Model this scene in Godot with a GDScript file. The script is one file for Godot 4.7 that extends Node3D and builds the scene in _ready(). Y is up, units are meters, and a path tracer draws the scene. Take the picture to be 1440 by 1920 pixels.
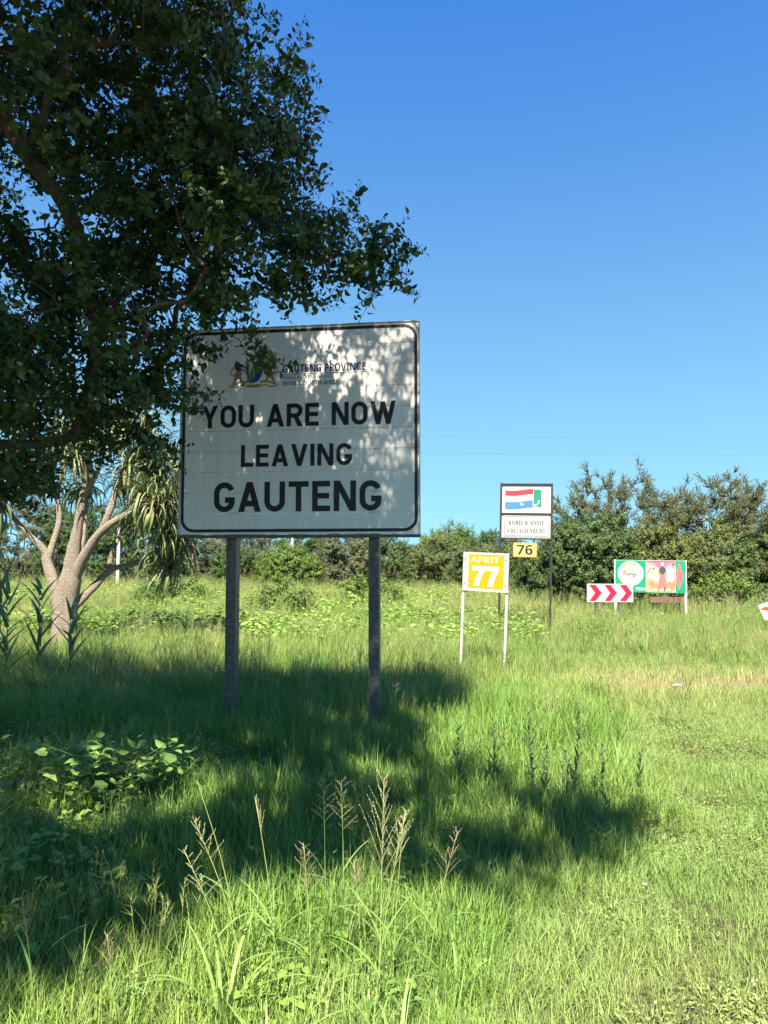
extends Node3D

var rng := RandomNumberGenerator.new()
var noise_low := FastNoiseLite.new()
var noise_mid := FastNoiseLite.new()
var noise_fine := FastNoiseLite.new()
var taken := {}
var M := {}
const SUN_TRAVEL := Vector3(0.15, -1.0, -0.82)   # the way sunlight travels, per metre of fall


func _ready() -> void:
	rng.seed = 7
	# ---- camera
	var cam := Camera3D.new()
	cam.name = "camera"
	cam.position = Vector3(0, 1.65, 0)
	cam.rotation = Vector3(atan(90.0 / 1386.0), 0, 0.010)
	cam.fov = rad_to_deg(2.0 * atan(960.0 / 1386.0))
	cam.near = 0.05
	cam.far = 1500.0
	add_child(cam)
	cam.current = true
	# ---- sky and exposure
	var e := Environment.new()
	e.background_mode = Environment.BG_SKY
	var sm := ProceduralSkyMaterial.new()
	sm.sky_top_color = lin(0.019, 0.150, 0.585)
	sm.sky_horizon_color = lin(0.37, 0.78, 0.97)
	sm.sky_curve = 0.25
	sm.ground_bottom_color = lin(0.12, 0.16, 0.06)
	sm.ground_horizon_color = lin(0.25, 0.30, 0.18)
	e.background_energy_multiplier = 0.45
	sm.sun_angle_max = 30.0
	e.sky = Sky.new()
	e.sky.sky_material = sm
	e.tonemap_mode = Environment.TONE_MAPPER_LINEAR
	e.tonemap_exposure = 2.8
	e.sdfgi_enabled = true
	e.ssao_enabled = true
	e.ssil_enabled = true
	var we := WorldEnvironment.new()
	we.name = "world_environment"
	we.environment = e
	add_child(we)
	# ---- sun
	var sun := DirectionalLight3D.new()
	sun.name = "sun"
	sun.light_energy = 1.6
	sun.light_color = Color(1.0, 0.955, 0.88)
	sun.light_angular_distance = 0.5
	sun.shadow_enabled = true
	add_child(sun)
	sun.look_at_from_position(Vector3(0, 30, 0), Vector3(0, 30, 0) + SUN_TRAVEL, Vector3.UP)
	for n in [[noise_low, 0.11, 3], [noise_mid, 0.45, 11], [noise_fine, 1.7, 23]]:
		n[0].noise_type = FastNoiseLite.TYPE_SIMPLEX_SMOOTH
		n[0].frequency = n[1]
		n[0].seed = n[2]
		n[0].fractal_octaves = 3
	materials()
	# ---- large structure, then objects, then small things
	ground()
	background_trees()
	strap_leaf_tree()
	shade_tree()
	province_sign()
	farm_sign()
	name_board()
	green_board()
	chevron_board()
	small_things()
	grasses()
	weeds()


# ------------------------------------------------------------------ names and metas
func numbered(called: String) -> String:
	var n: int = taken.get(called, 0)
	taken[called] = n + 1
	return called if n == 0 else "%s_%03d" % [called, n]


func tag(o: Node, label := "", category := "", group := "", kind := "") -> void:
	for k in [["label", label], ["category", category], ["group", group], ["kind", kind]]:
		if k[1]:
			o.set_meta(k[0], k[1])


func thing(called: String, label: String, category: String, at := Vector3.ZERO, turn := Vector3.ZERO, group := "") -> Node3D:
	var o := Node3D.new()
	o.name = numbered(called)
	add_child(o)
	o.position = at
	o.rotation = turn
	tag(o, label, category, group)
	return o


func part(called: String, mesh: Mesh, mat: Material, parent: Node, at := Vector3.ZERO, turn := Vector3.ZERO) -> MeshInstance3D:
	var o := MeshInstance3D.new()
	o.name = called
	o.mesh = mesh
	if mat:
		o.material_override = mat
	o.position = at
	o.rotation = turn
	parent.add_child(o, true)
	return o


func swarm(called: String, mesh: Mesh, mat: Material, places: Array, tints: Array, parent: Node) -> MultiMeshInstance3D:
	var mm := MultiMesh.new()
	mm.transform_format = MultiMesh.TRANSFORM_3D
	mm.use_colors = true
	mm.mesh = mesh
	mm.instance_count = places.size()
	for i in places.size():
		mm.set_instance_transform(i, places[i])
		mm.set_instance_color(i, tints[i])
	var o := MultiMeshInstance3D.new()
	o.name = called
	o.multimesh = mm
	o.material_override = mat
	o.set_meta("kind", "stuff")
	parent.add_child(o, true)
	return o


# ------------------------------------------------------------------ materials
func lin(r: float, g: float, b: float) -> Color:
	return Color(r, g, b).linear_to_srgb()


func mat(c: Color, rough := 0.8, metal := 0.0, spec := 0.5) -> StandardMaterial3D:
	var m := StandardMaterial3D.new()
	m.albedo_color = c
	m.roughness = rough
	m.metallic = metal
	m.metallic_specular = spec
	return m


func noise_texture(freq: float, a: Color, b: Color, seed_ := 1, oct := 4, size := 256, mid := 0.5) -> NoiseTexture2D:
	var n := FastNoiseLite.new()
	n.noise_type = FastNoiseLite.TYPE_SIMPLEX
	n.frequency = freq
	n.seed = seed_
	n.fractal_octaves = oct
	var t := NoiseTexture2D.new()
	t.width = size
	t.height = size
	t.seamless = true
	t.noise = n
	var g := Gradient.new()
	g.offsets = PackedFloat32Array([0.0, mid - 0.12, mid + 0.12, 1.0])
	g.colors = PackedColorArray([a, a.lerp(b, 0.25), a.lerp(b, 0.75), b])
	t.color_ramp = g
	return t


func bump_texture(freq: float, strength: float, seed_ := 5, size := 256) -> NoiseTexture2D:
	var n := FastNoiseLite.new()
	n.noise_type = FastNoiseLite.TYPE_SIMPLEX
	n.frequency = freq
	n.seed = seed_
	n.fractal_octaves = 4
	var t := NoiseTexture2D.new()
	t.width = size
	t.height = size
	t.seamless = true
	t.noise = n
	t.as_normal_map = true
	t.bump_strength = strength
	return t


func worn(a: Color, b: Color, scale: float, rough := 0.7, seed_ := 1, metal := 0.0, freq := 0.02, mid := 0.5) -> StandardMaterial3D:
	var m := mat(Color.WHITE, rough, metal)
	m.albedo_texture = noise_texture(freq, a, b, seed_, 5, 256, mid)
	m.uv1_triplanar = true
	m.uv1_scale = Vector3.ONE * scale
	return m


func leafy(r: float, g: float, b: float, rough := 0.55, through := 0.5) -> StandardMaterial3D:
	var m := mat(lin(r, g, b), rough, 0.0, 0.4)
	m.vertex_color_use_as_albedo = true
	m.cull_mode = BaseMaterial3D.CULL_DISABLED
	m.backlight_enabled = true
	m.backlight = Color(through, through, through * 0.7)
	return m


func materials() -> void:
	M.soil = mat(Color.WHITE, 0.95, 0.0, 0.2)
	M.soil.vertex_color_use_as_albedo = true
	M.soil.normal_enabled = true
	M.soil.normal_texture = bump_texture(0.05, 6.0, 4)
	M.soil.uv1_triplanar = true
	M.soil.uv1_world_triplanar = true
	M.soil.uv1_scale = Vector3.ONE * 0.8
	M.grass = leafy(1, 1, 1, 0.6, 0.55)
	M.leaf = leafy(1, 1, 1, 0.5, 0.55)
	M.far_leaf = leafy(1, 1, 1, 0.6, 0.5)
	M.bark = worn(lin(0.055, 0.045, 0.036), lin(0.15, 0.125, 0.10), 2.5, 0.9, 3)
	M.bark.normal_enabled = true
	M.bark.normal_texture = bump_texture(0.06, 8.0)
	M.far_bark = mat(lin(0.10, 0.085, 0.07), 0.9)
	M.pale_bark = worn(lin(0.20, 0.165, 0.125), lin(0.52, 0.45, 0.36), 3.0, 0.9, 9, 0.0, 0.045)
	M.pale_bark.uv1_scale = Vector3(4.0, 1.7, 4.0)
	M.pale_bark.normal_enabled = true
	M.pale_bark.normal_texture = bump_texture(0.07, 22.0, 8)
	M.steel = worn(lin(0.085, 0.082, 0.075), lin(0.155, 0.15, 0.138), 3.0, 0.55, 2, 0.3)
	M.black_steel = worn(lin(0.018, 0.019, 0.021), lin(0.035, 0.036, 0.04), 3.0, 0.5, 2)
	M.alloy = worn(lin(0.42, 0.42, 0.42), lin(0.52, 0.52, 0.52), 2.0, 0.45, 6, 0.4)
	M.sheeting = worn(lin(0.76, 0.735, 0.70), lin(0.86, 0.84, 0.80), 1.3, 0.36, 12, 0.0, 0.012)
	M.sheeting.uv1_scale = Vector3(2.6, 0.35, 2.6)   # faint rain streaks
	M.ink = mat(lin(0.008, 0.009, 0.012), 0.5)
	M.navy = mat(lin(0.012, 0.012, 0.06), 0.5)
	M.grey_ink = mat(lin(0.16, 0.15, 0.14), 0.6)
	M.white_print = mat(lin(0.66, 0.66, 0.65), 0.5)


# ------------------------------------------------------------------ mesh building
func begin(smooth := false) -> SurfaceTool:
	var st := SurfaceTool.new()
	st.begin(Mesh.PRIMITIVE_TRIANGLES)
	st.set_smooth_group(0 if smooth else -1)
	return st


func tri(st: SurfaceTool, a: Vector3, b: Vector3, c: Vector3) -> void:   # counter-clockwise from outside
	st.add_vertex(a)
	st.add_vertex(c)
	st.add_vertex(b)


func quad(st: SurfaceTool, a: Vector3, b: Vector3, c: Vector3, d: Vector3) -> void:
	tri(st, a, b, c)
	tri(st, a, c, d)


func done(st: SurfaceTool) -> ArrayMesh:
	st.generate_normals()
	return st.commit()


# a box with chamfered long edges, sized s, centred at c
func add_box(st: SurfaceTool, c: Vector3, s: Vector3, ch := 0.0) -> void:
	var h := s / 2.0
	if ch <= 0.0:
		var p := []
		for i in 8:
			p.append(c + Vector3(h.x if i & 1 else -h.x, h.y if i & 2 else -h.y, h.z if i & 4 else -h.z))
		quad(st, p[4], p[5], p[7], p[6])
		quad(st, p[1], p[0], p[2], p[3])
		quad(st, p[5], p[1], p[3], p[7])
		quad(st, p[0], p[4], p[6], p[2])
		quad(st, p[6], p[7], p[3], p[2])
		quad(st, p[0], p[1], p[5], p[4])
		return
	# rings along the longest axis
	var ax := 0 if s.x >= s.y and s.x >= s.z else 1 if s.y >= s.z else 2
	var u := Vector3.ZERO
	var v := Vector3.ZERO
	var w := Vector3.ZERO
	w[ax] = h[ax]
	u[(ax + 1) % 3] = 1.0
	v[(ax + 2) % 3] = 1.0
	var hu: float = h[(ax + 1) % 3]
	var hv: float = h[(ax + 2) % 3]
	var ring := [Vector2(hu, -hv + ch), Vector2(hu, hv - ch), Vector2(hu - ch, hv), Vector2(-hu + ch, hv), Vector2(-hu, hv - ch), Vector2(-hu, -hv + ch), Vector2(-hu + ch, -hv), Vector2(hu - ch, -hv)]
	for i in 8:
		var a: Vector2 = ring[i]
		var b: Vector2 = ring[(i + 1) % 8]
		var pa := c + u * a.x + v * a.y
		var pb := c + u * b.x + v * b.y
		quad(st, pa - w, pb - w, pb + w, pa + w)
		if i > 0 and i < 7:
			tri(st, c + u * ring[0].x + v * ring[0].y + w, pa + w, pb + w)
			tri(st, c + u * ring[0].x + v * ring[0].y - w, pb - w, pa - w)


func box(c: Vector3, s: Vector3, ch := 0.0) -> ArrayMesh:
	var st := begin()
	add_box(st, c, s, ch)
	return done(st)


func add_tube(st: SurfaceTool, pts: Array, radii: Array, sides := 6, cap := true) -> void:
	var rings := []
	var ref := Vector3(0.31, 0.2, 0.93).normalized()
	for i in pts.size():
		var d: Vector3 = (pts[mini(i + 1, pts.size() - 1)] - pts[maxi(i - 1, 0)]).normalized()
		if absf(d.dot(ref)) > 0.95:
			ref = Vector3(0.9, 0.1, -0.3).normalized()
		var x := (ref - d * ref.dot(d)).normalized()
		ref = x
		var y := d.cross(x)
		var ring := []
		for k in sides:
			var a := TAU * k / sides
			ring.append(pts[i] + (x * cos(a) + y * sin(a)) * radii[i])
		rings.append(ring)
	for i in rings.size() - 1:
		for k in sides:
			var k2 := (k + 1) % sides
			quad(st, rings[i][k], rings[i][k2], rings[i + 1][k2], rings[i + 1][k])
	if cap:
		for k in range(1, sides - 1):
			tri(st, rings[-1][0], rings[-1][k], rings[-1][k + 1])


# a flat print: a polygon (x right, y up) that faces +z, at height z
func add_poly(st: SurfaceTool, poly: Array, z := 0.0) -> void:
	var p := PackedVector2Array(poly)
	var ix := Geometry2D.triangulate_polygon(p)
	for i in range(0, ix.size(), 3):
		var a := p[ix[i]]
		var b := p[ix[i + 1]]
		var c := p[ix[i + 2]]
		if (b - a).cross(c - a) < 0:
			var t := b
			b = c
			c = t
		tri(st, Vector3(a.x, a.y, z), Vector3(b.x, b.y, z), Vector3(c.x, c.y, z))


func flat(polys: Array, z := 0.0) -> ArrayMesh:
	var st := begin()
	for i in polys.size():
		add_poly(st, polys[i], z + i * 0.0003)
	return done(st)


# a ribbon of width w along a polyline, mitred
func add_ribbon(st: SurfaceTool, line: Array, w: float, z := 0.0, closed := false) -> void:
	var n := line.size()
	var l := []
	var r := []
	for i in n:
		var a: Vector2 = line[(i - 1 + n) % n] if closed or i > 0 else line[i]
		var b: Vector2 = line[(i + 1) % n] if closed or i < n - 1 else line[i]
		var p: Vector2 = line[i]
		var d1 := (p - a).normalized()
		var d2 := (b - p).normalized()
		if d1 == Vector2.ZERO:
			d1 = d2
		if d2 == Vector2.ZERO:
			d2 = d1
		var nn := (d1 + d2).normalized().orthogonal()
		var k := w / 2.0 / maxf(0.35, absf(nn.dot(d1.orthogonal())))
		l.append(p - nn * k)
		r.append(p + nn * k)
	for i in n if closed else n - 1:
		var j := (i + 1) % n
		add_poly(st, [r[i], r[j], l[j], l[i]], z)


func oval(c: Vector2, rx: float, ry: float, n := 32, from := 0.0, to := TAU) -> Array:
	var out := []
	var whole := absf(to - from - TAU) < 0.001
	for i in n if whole else n + 1:
		var a := lerpf(from, to, float(i) / n)
		out.append(c + Vector2(cos(a) * rx, sin(a) * ry))
	return out


func round_rect(c: Vector2, w: float, h: float, r: float) -> Array:
	var out := []
	for k in 4:
		var q := c + Vector2((w / 2 - r) * (1 if k == 0 or k == 3 else -1), (h / 2 - r) * (1 if k < 2 else -1))
		for i in 7:
			var a := PI / 2 * (k + i / 6.0)
			out.append(q + Vector2(cos(a), sin(a)) * r)
	return out


# printed words fitted to a box centred at c
func words(text: String, face: String, bold: bool, c: Vector2, w: float, h: float, z: float) -> ArrayMesh:
	var f := SystemFont.new()
	f.font_names = PackedStringArray([face])
	f.font_weight = 700 if bold else 400
	var tm := TextMesh.new()
	tm.text = text
	tm.font = f
	tm.font_size = 64
	tm.depth = 0.02
	tm.curve_step = 2.0
	var box_ := tm.get_aabb()
	var s := Vector3(w / box_.size.x, h / box_.size.y, 0.02)
	var mid := box_.get_center()
	var st := SurfaceTool.new()
	st.append_from(tm, 0, Transform3D(Basis.from_scale(s), Vector3(c.x - mid.x * s.x, c.y - mid.y * s.y, z)))
	return st.commit()


# ------------------------------------------------------------------ road-sign letters (uniform stroke, square-shouldered)
func letter_shapes(ch: String) -> Array:   # [advance width, strokes, polygons] in units of the capital height
	var t := 0.185
	var h := t / 2
	var s := []
	var p := []
	var w := 0.7
	match ch:
		"E":
			w = 0.6
			s = [[Vector2(h, 0), Vector2(h, 1)], [Vector2(t, h), Vector2(w, h)], [Vector2(t, 1 - h), Vector2(w, 1 - h)], [Vector2(t, 0.51), Vector2(w - 0.03, 0.51)]]
		"L":
			w = 0.58
			s = [[Vector2(h, 0), Vector2(h, 1)], [Vector2(t, h), Vector2(w, h)]]
		"I":
			w = t
			s = [[Vector2(h, 0), Vector2(h, 1)]]
		"T":
			w = 0.68
			s = [[Vector2(w / 2, 0), Vector2(w / 2, 1 - t)], [Vector2(0, 1 - h), Vector2(w, 1 - h)]]
		"A":
			w = 0.78
			var u := 0.2
			p = [[Vector2(0, 0), Vector2(u, 0), Vector2(w / 2 + 0.1, 1), Vector2(w / 2 - 0.1, 1)], [Vector2(w - u, 0), Vector2(w, 0), Vector2(w / 2 + 0.1, 1), Vector2(w / 2 - 0.1, 1)]]
			s = [[Vector2(0.2, 0.28), Vector2(w - 0.2, 0.28)]]
		"V":
			w = 0.76
			var u2 := 0.2
			p = [[Vector2(0, 1), Vector2(w / 2 - 0.1, 0), Vector2(w / 2 + 0.1, 0), Vector2(u2, 1)], [Vector2(w, 1), Vector2(w - u2, 1), Vector2(w / 2 - 0.1, 0), Vector2(w / 2 + 0.1, 0)]]
		"Y":
			w = 0.74
			p = [[Vector2(0, 1), Vector2(w / 2 - h, 0.4), Vector2(w / 2 + h, 0.4), Vector2(0.21, 1)], [Vector2(w, 1), Vector2(w - 0.21, 1), Vector2(w / 2 - h, 0.4), Vector2(w / 2 + h, 0.4)]]
			s = [[Vector2(w / 2, 0), Vector2(w / 2, 0.42)]]
		"N":
			w = 0.74
			p = [[Vector2(0, 1), Vector2(w - 0.21, 0), Vector2(w, 0), Vector2(0.21, 1)]]
			s = [[Vector2(h, 0), Vector2(h, 1)], [Vector2(w - h, 0), Vector2(w - h, 1)]]
		"W":
			w = 1.1
			var q := 0.19
			p = [[Vector2(0, 1), Vector2(0.24, 0), Vector2(0.24 + q, 0), Vector2(q, 1)], [Vector2(0.24, 0), Vector2(w / 2 - q / 2, 0.98), Vector2(w / 2 + q / 2, 0.98), Vector2(0.24 + q, 0)], [Vector2(w - 0.24 - q, 0), Vector2(w / 2 - q / 2, 0.98), Vector2(w / 2 + q / 2, 0.98), Vector2(w - 0.24, 0)], [Vector2(w, 1), Vector2(w - q, 1), Vector2(w - 0.24 - q, 0), Vector2(w - 0.24, 0)]]
		"O":
			var r := w / 2 - h
			s = [oval(Vector2(w / 2, 1 - h - r), r, r, 14, 0, PI) + oval(Vector2(w / 2, h + r), r, r, 14, PI, TAU)]
			s.append("closed")
		"U":
			var r2 := w / 2 - h
			s = [[Vector2(h, 1)] + oval(Vector2(w / 2, h + r2), r2, r2, 14, PI, TAU) + [Vector2(w - h, 1)]]
		"G":
			w = 0.72
			var r3 := w / 2 - h
			s = [oval(Vector2(w / 2, 1 - h - r3), r3, r3, 12, 0.35, PI) + oval(Vector2(w / 2, h + r3), r3, r3, 14, PI, TAU) + [Vector2(w - h, 0.40)], [Vector2(0.38, 0.40), Vector2(w, 0.40)]]
		"R":
			w = 0.7
			var r4 := 0.265 - h / 2
			s = [[Vector2(h, 0), Vector2(h, 1)], [Vector2(t, 1 - h)] + oval(Vector2(w - h - r4, 1 - h - r4), r4, r4, 10, PI / 2, -PI / 2) + [Vector2(t, 1 - h - 2 * r4)]]
			p = [[Vector2(0.30, 0.42), Vector2(0.49, 0), Vector2(w + 0.02, 0), Vector2(0.50, 0.42)]]
		" ":
			w = 0.33
	return [w, s, p]


func sign_line(parent: Node3D, text: String, left: float, right: float, low: float, high: float, z: float) -> void:
	var cap := high - low
	var total := 0.0
	var count := 0
	for ch in text:
		total += letter_shapes(ch)[0] * cap
		count += 1
	var gap := (right - left - total) / maxi(count - 1, 1)
	var x := left
	for ch in text:
		var g := letter_shapes(ch)
		if ch != " ":
			var st := begin()
			var k := 0
			var closed: bool = g[1].size() > 0 and g[1][-1] is String
			for s in g[1]:
				if s is String:
					continue
				var line := []
				for q in s:
					line.append(Vector2(x, low) + q * cap)
				add_ribbon(st, line, 0.185 * cap, z + k * 0.0003, closed)
				k += 1
			for pg in g[2]:
				var poly := []
				for q in pg:
					poly.append(Vector2(x, low) + q * cap)
				add_poly(st, poly, z + k * 0.0003)
				k += 1
			part("letter", done(st), M.ink, parent)
		x += g[0] * cap + gap


# ------------------------------------------------------------------ the signs
func province_sign() -> void:
	var s := thing("province_sign", "large white province boundary sign reading YOU ARE NOW LEAVING GAUTENG on two grey posts", "road sign", Vector3(-0.802, 0, -6.99), Vector3(0, deg_to_rad(-7.77), deg_to_rad(0.6)))
	var cy := 2.885
	for i in 10:   # ten ribbed panels, stacked
		part("panel", box(Vector3(0, 0, 0), Vector3(2.326, 0.1975, 0.026), 0.002), M.sheeting, s, Vector3(0, cy - 0.9 + i * 0.2, 0))
		var ribs := begin()
		for k in 11:
			var y := cy - 0.9 + i * 0.2 - 0.085 + k * 0.017
			add_box(ribs, Vector3(0, y, 0.0132), Vector3(2.325, 0.0045, 0.0012))
		tag(part("rib", done(ribs), M.sheeting, s), "", "", "", "stuff")
	for k in [-1, 1]:
		part("side_trim", box(Vector3(k * 1.1685, cy, 0), Vector3(0.007, 2.0, 0.05), 0.002), M.alloy, s)
	part("top_trim", box(Vector3(0, cy + 1.003, 0), Vector3(2.344, 0.006, 0.05)), M.alloy, s)
	part("bottom_rail", box(Vector3(0, cy - 1.018, -0.012), Vector3(2.344, 0.032, 0.045), 0.003), M.steel, s)
	for y in [-0.75, 0.0, 0.75]:
		part("back_rail", box(Vector3(0, cy + y, -0.034), Vector3(2.26, 0.06, 0.04), 0.003), M.steel, s)
	for x in [-0.665, 0.726]:   # channel-section posts
		var st := begin()
		add_box(st, Vector3(x, 1.82, -0.064), Vector3(0.098, 3.86, 0.012))
		add_box(st, Vector3(x - 0.043, 1.82, -0.118), Vector3(0.012, 3.858, 0.094))
		add_box(st, Vector3(x + 0.043, 1.82, -0.118), Vector3(0.012, 3.858, 0.094))
		add_box(st, Vector3(x, 1.82, -0.171), Vector3(0.098, 3.86, 0.012))
		part("post", done(st), M.steel, s)
	var rivets := begin()   # a row of rivet heads down each stiffener
	for i in 10:
		for x in [-1.12, -0.665, 0.03, 0.726, 1.12]:
			for y in [-0.06, 0.06]:
				var q := []
				for k in 6:
					q.append(Vector3(x + cos(k * TAU / 6) * 0.0055, cy - 0.9 + i * 0.2 + y + sin(k * TAU / 6) * 0.0055, 0.0135))
				for k in 6:
					tri(rivets, q[k], q[(k + 1) % 6], Vector3(x, cy - 0.9 + i * 0.2 + y, 0.0162))
	tag(part("rivets", done(rivets), M.alloy, s), "", "", "", "stuff")
	var zf := 0.0168
	var st2 := begin()
	add_ribbon(st2, round_rect(Vector2(0, cy), 2.27, 1.927, 0.115), 0.029, zf, true)
	part("border", done(st2), M.ink, s)
	sign_line(s, "YOU ARE NOW", -0.951, 0.946, cy + 0.03, cy + 0.25, zf)
	sign_line(s, "LEAVING", -0.553, 0.531, cy - 0.352, cy - 0.142, zf)
	sign_line(s, "GAUTENG", -0.816, 0.810, cy - 0.785, cy - 0.498, zf)
	part("logo_panel", flat([round_rect(Vector2(-0.009, cy + 0.583), 1.374, 0.434, 0.003)], 0.0164), mat(lin(0.78, 0.76, 0.73), 0.42), s)
	part("lettering", words("GAUTENG PROVINCE", "Droid Sans", true, Vector2(0.257, cy + 0.588), 0.806, 0.078, zf), M.navy, s)
	part("underline", flat([[Vector2(-0.148, cy + 0.532), Vector2(0.662, cy + 0.532), Vector2(0.662, cy + 0.538), Vector2(-0.148, cy + 0.538)]], zf), M.navy, s)
	part("lettering", words("ROADS AND TRANSPORT", "Droid Sans", true, Vector2(0.09, cy + 0.503), 0.476, 0.04, zf), M.grey_ink, s)
	part("lettering", words("REPUBLIC OF SOUTH AFRICA", "Droid Sans", true, Vector2(0.123, cy + 0.447), 0.541, 0.042, zf), mat(lin(0.05, 0.045, 0.045), 0.5), s)
	crest(s, Vector2(-0.433, cy + 0.553), zf)


func crest(s: Node3D, c: Vector2, z: float) -> void:
	var blue := mat(lin(0.010, 0.055, 0.30), 0.45)
	var gold := mat(lin(0.42, 0.27, 0.09), 0.5)
	var mane := mat(lin(0.10, 0.030, 0.026), 0.6)
	var hide := mat(lin(0.36, 0.16, 0.14), 0.6)
	var shield := []
	for q in [Vector2(-0.082, 0.08), Vector2(-0.04, 0.087), Vector2(0, 0.092), Vector2(0.04, 0.087), Vector2(0.082, 0.08), Vector2(0.083, 0.02), Vector2(0.07, -0.035), Vector2(0.045, -0.07), Vector2(0, -0.094), Vector2(-0.045, -0.07), Vector2(-0.07, -0.035), Vector2(-0.083, 0.02)]:
		shield.append(c + q)
	part("shield", flat([shield], z), blue, s)
	var charge := begin()
	add_poly(charge, [c + Vector2(-0.003, -0.06), c + Vector2(0.005, -0.06), c + Vector2(0.005, 0.10), c + Vector2(-0.003, 0.10)], z + 0.0006)
	for y in [0.012, 0.038]:
		add_poly(charge, [c + Vector2(0.022, y), c + Vector2(0.056, y + 0.003), c + Vector2(0.056, y + 0.012), c + Vector2(0.022, y + 0.009)], z + 0.0009)
		add_poly(charge, [c + Vector2(-0.056, y + 0.003), c + Vector2(-0.022, y), c + Vector2(-0.022, y + 0.009), c + Vector2(-0.056, y + 0.012)], z + 0.0009)
	part("shield_charge", done(charge), M.white_print, s)
	for k in [-1, 1]:   # the two rampant supporters
		var f := func(a: Array) -> Array:
			var o := []
			for i in range(0, a.size(), 2):
				o.append(c + Vector2(-k * a[i], a[i + 1]))
			return o
		var body := flat([
			f.call([-0.168, 0.036, -0.128, 0.034, -0.118, 0.0, -0.135, -0.03, -0.165, -0.05, -0.195, -0.03, -0.198, 0.0, -0.180, 0.02]),
			f.call([-0.190, -0.02, -0.165, -0.04, -0.185, -0.075, -0.20, -0.098, -0.205, -0.118, -0.215, -0.118, -0.212, -0.085, -0.20, -0.055]),
			f.call([-0.150, -0.03, -0.125, -0.03, -0.12, -0.06, -0.10, -0.085, -0.115, -0.088, -0.138, -0.07])], z)
		part("supporter", body, hide, s)
		var dark := flat([
			f.call([-0.196, 0.10, -0.180, 0.128, -0.160, 0.125, -0.140, 0.105, -0.135, 0.075, -0.128, 0.045, -0.150, 0.028, -0.182, 0.036, -0.196, 0.065]),
			f.call([-0.140, 0.10, -0.118, 0.095, -0.085, 0.07, -0.083, 0.058, -0.105, 0.062, -0.140, 0.07]),
			f.call([-0.140, 0.062, -0.112, 0.045, -0.090, 0.035, -0.094, 0.024, -0.13, 0.035, -0.148, 0.045])], z + 0.0012)
		part("supporter_mane", dark, mane, s)
		var tail := begin()
		add_ribbon(tail, f.call([-0.20, -0.02, -0.222, -0.01, -0.235, 0.02, -0.225, 0.045, -0.205, 0.05, -0.212, 0.07]), 0.008, z + 0.0003)
		part("supporter_tail", done(tail), mane, s)
	var rib := begin()
	for k in [-1, 1]:
		add_ribbon(rib, [c + Vector2(k * 0.06, -0.085), c + Vector2(k * 0.10, -0.075), c + Vector2(k * 0.16, -0.085), c + Vector2(k * 0.20, -0.105)], 0.02, z + 0.0004)
		add_ribbon(rib, [c + Vector2(k * 0.245, -0.105), c + Vector2(k * 0.22, -0.126), c + Vector2(k * 0.17, -0.132), c + Vector2(k * 0.12, -0.112), c + Vector2(k * 0.07, -0.122)], 0.014, z + 0.0008)
	add_poly(rib, [c + Vector2(-0.07, -0.102), c + Vector2(0, -0.108), c + Vector2(0.07, -0.102), c + Vector2(0.07, -0.132), c + Vector2(0, -0.140), c + Vector2(-0.07, -0.132)], z + 0.0012)
	part("motto_ribbon", done(rib), gold, s)
	part("ribbon_device", flat([oval(c + Vector2(0, -0.121), 0.010, 0.008, 10)], z + 0.0018), mane, s)


func farm_sign() -> void:
	var s := thing("plot_sign", "small yellow AFRIT 77 sign on a weathered white board with two rusty white legs", "sign", Vector3(1.432, 0, -10.742), Vector3(0, deg_to_rad(-24.9), deg_to_rad(-1.94)))
	var cy := 1.492
	var board := worn(lin(0.26, 0.28, 0.295), lin(0.40, 0.415, 0.42), 4.0, 0.6, 31, 0.0, 0.05)
	var paint := worn(lin(0.26, 0.12, 0.06), lin(0.78, 0.77, 0.74), 3.0, 0.7, 33, 0.0, 0.035, 0.27)
	part("board", box(Vector3(0, cy, 0), Vector3(0.687, 0.56, 0.016), 0.003), board, s)
	part("rim", box(Vector3(0, cy - 0.266, 0.0105), Vector3(0.685, 0.026, 0.005)), paint, s)
	for x in [-0.335, 0.318]:
		part("leg", box(Vector3(x, 0.62, -0.026), Vector3(0.034, 2.26, 0.034), 0.004), paint, s)
	part("yellow_plate", box(Vector3(0.008, cy + 0.006, 0.0095), Vector3(0.524, 0.486, 0.003)), worn(lin(0.58, 0.25, 0.004), lin(0.72, 0.32, 0.002), 2.5, 0.45, 7, 0.0, 0.02, 0.35), s)
	part("lettering", words("AFRIT", "Droid Sans", false, Vector2(-0.011, cy + 0.176), 0.425, 0.078, 0.0122), M.white_print, s)
	for k in [-1, 1]:
		var o := Vector2(0.0 + (0.002 if k > 0 else -0.197), cy - 0.205)
		part("digit", flat([[o + Vector2(0.0, 0.285), o + Vector2(0.195, 0.285), o + Vector2(0.195, 0.235), o + Vector2(0.14, 0.13), o + Vector2(0.108, 0.0), o + Vector2(0.028, 0.0), o + Vector2(0.06, 0.12), o + Vector2(0.118, 0.222), o + Vector2(0.0, 0.222)]], 0.0122), M.white_print, s, Vector3(0.004 * k, 0, 0))
	for y in [-0.18, 0.18]:
		for x in [-0.313, 0.298]:
			part("bolt", box(Vector3(x, cy + y, 0.010), Vector3(0.012, 0.012, 0.006), 0.002), M.steel, s)


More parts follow.
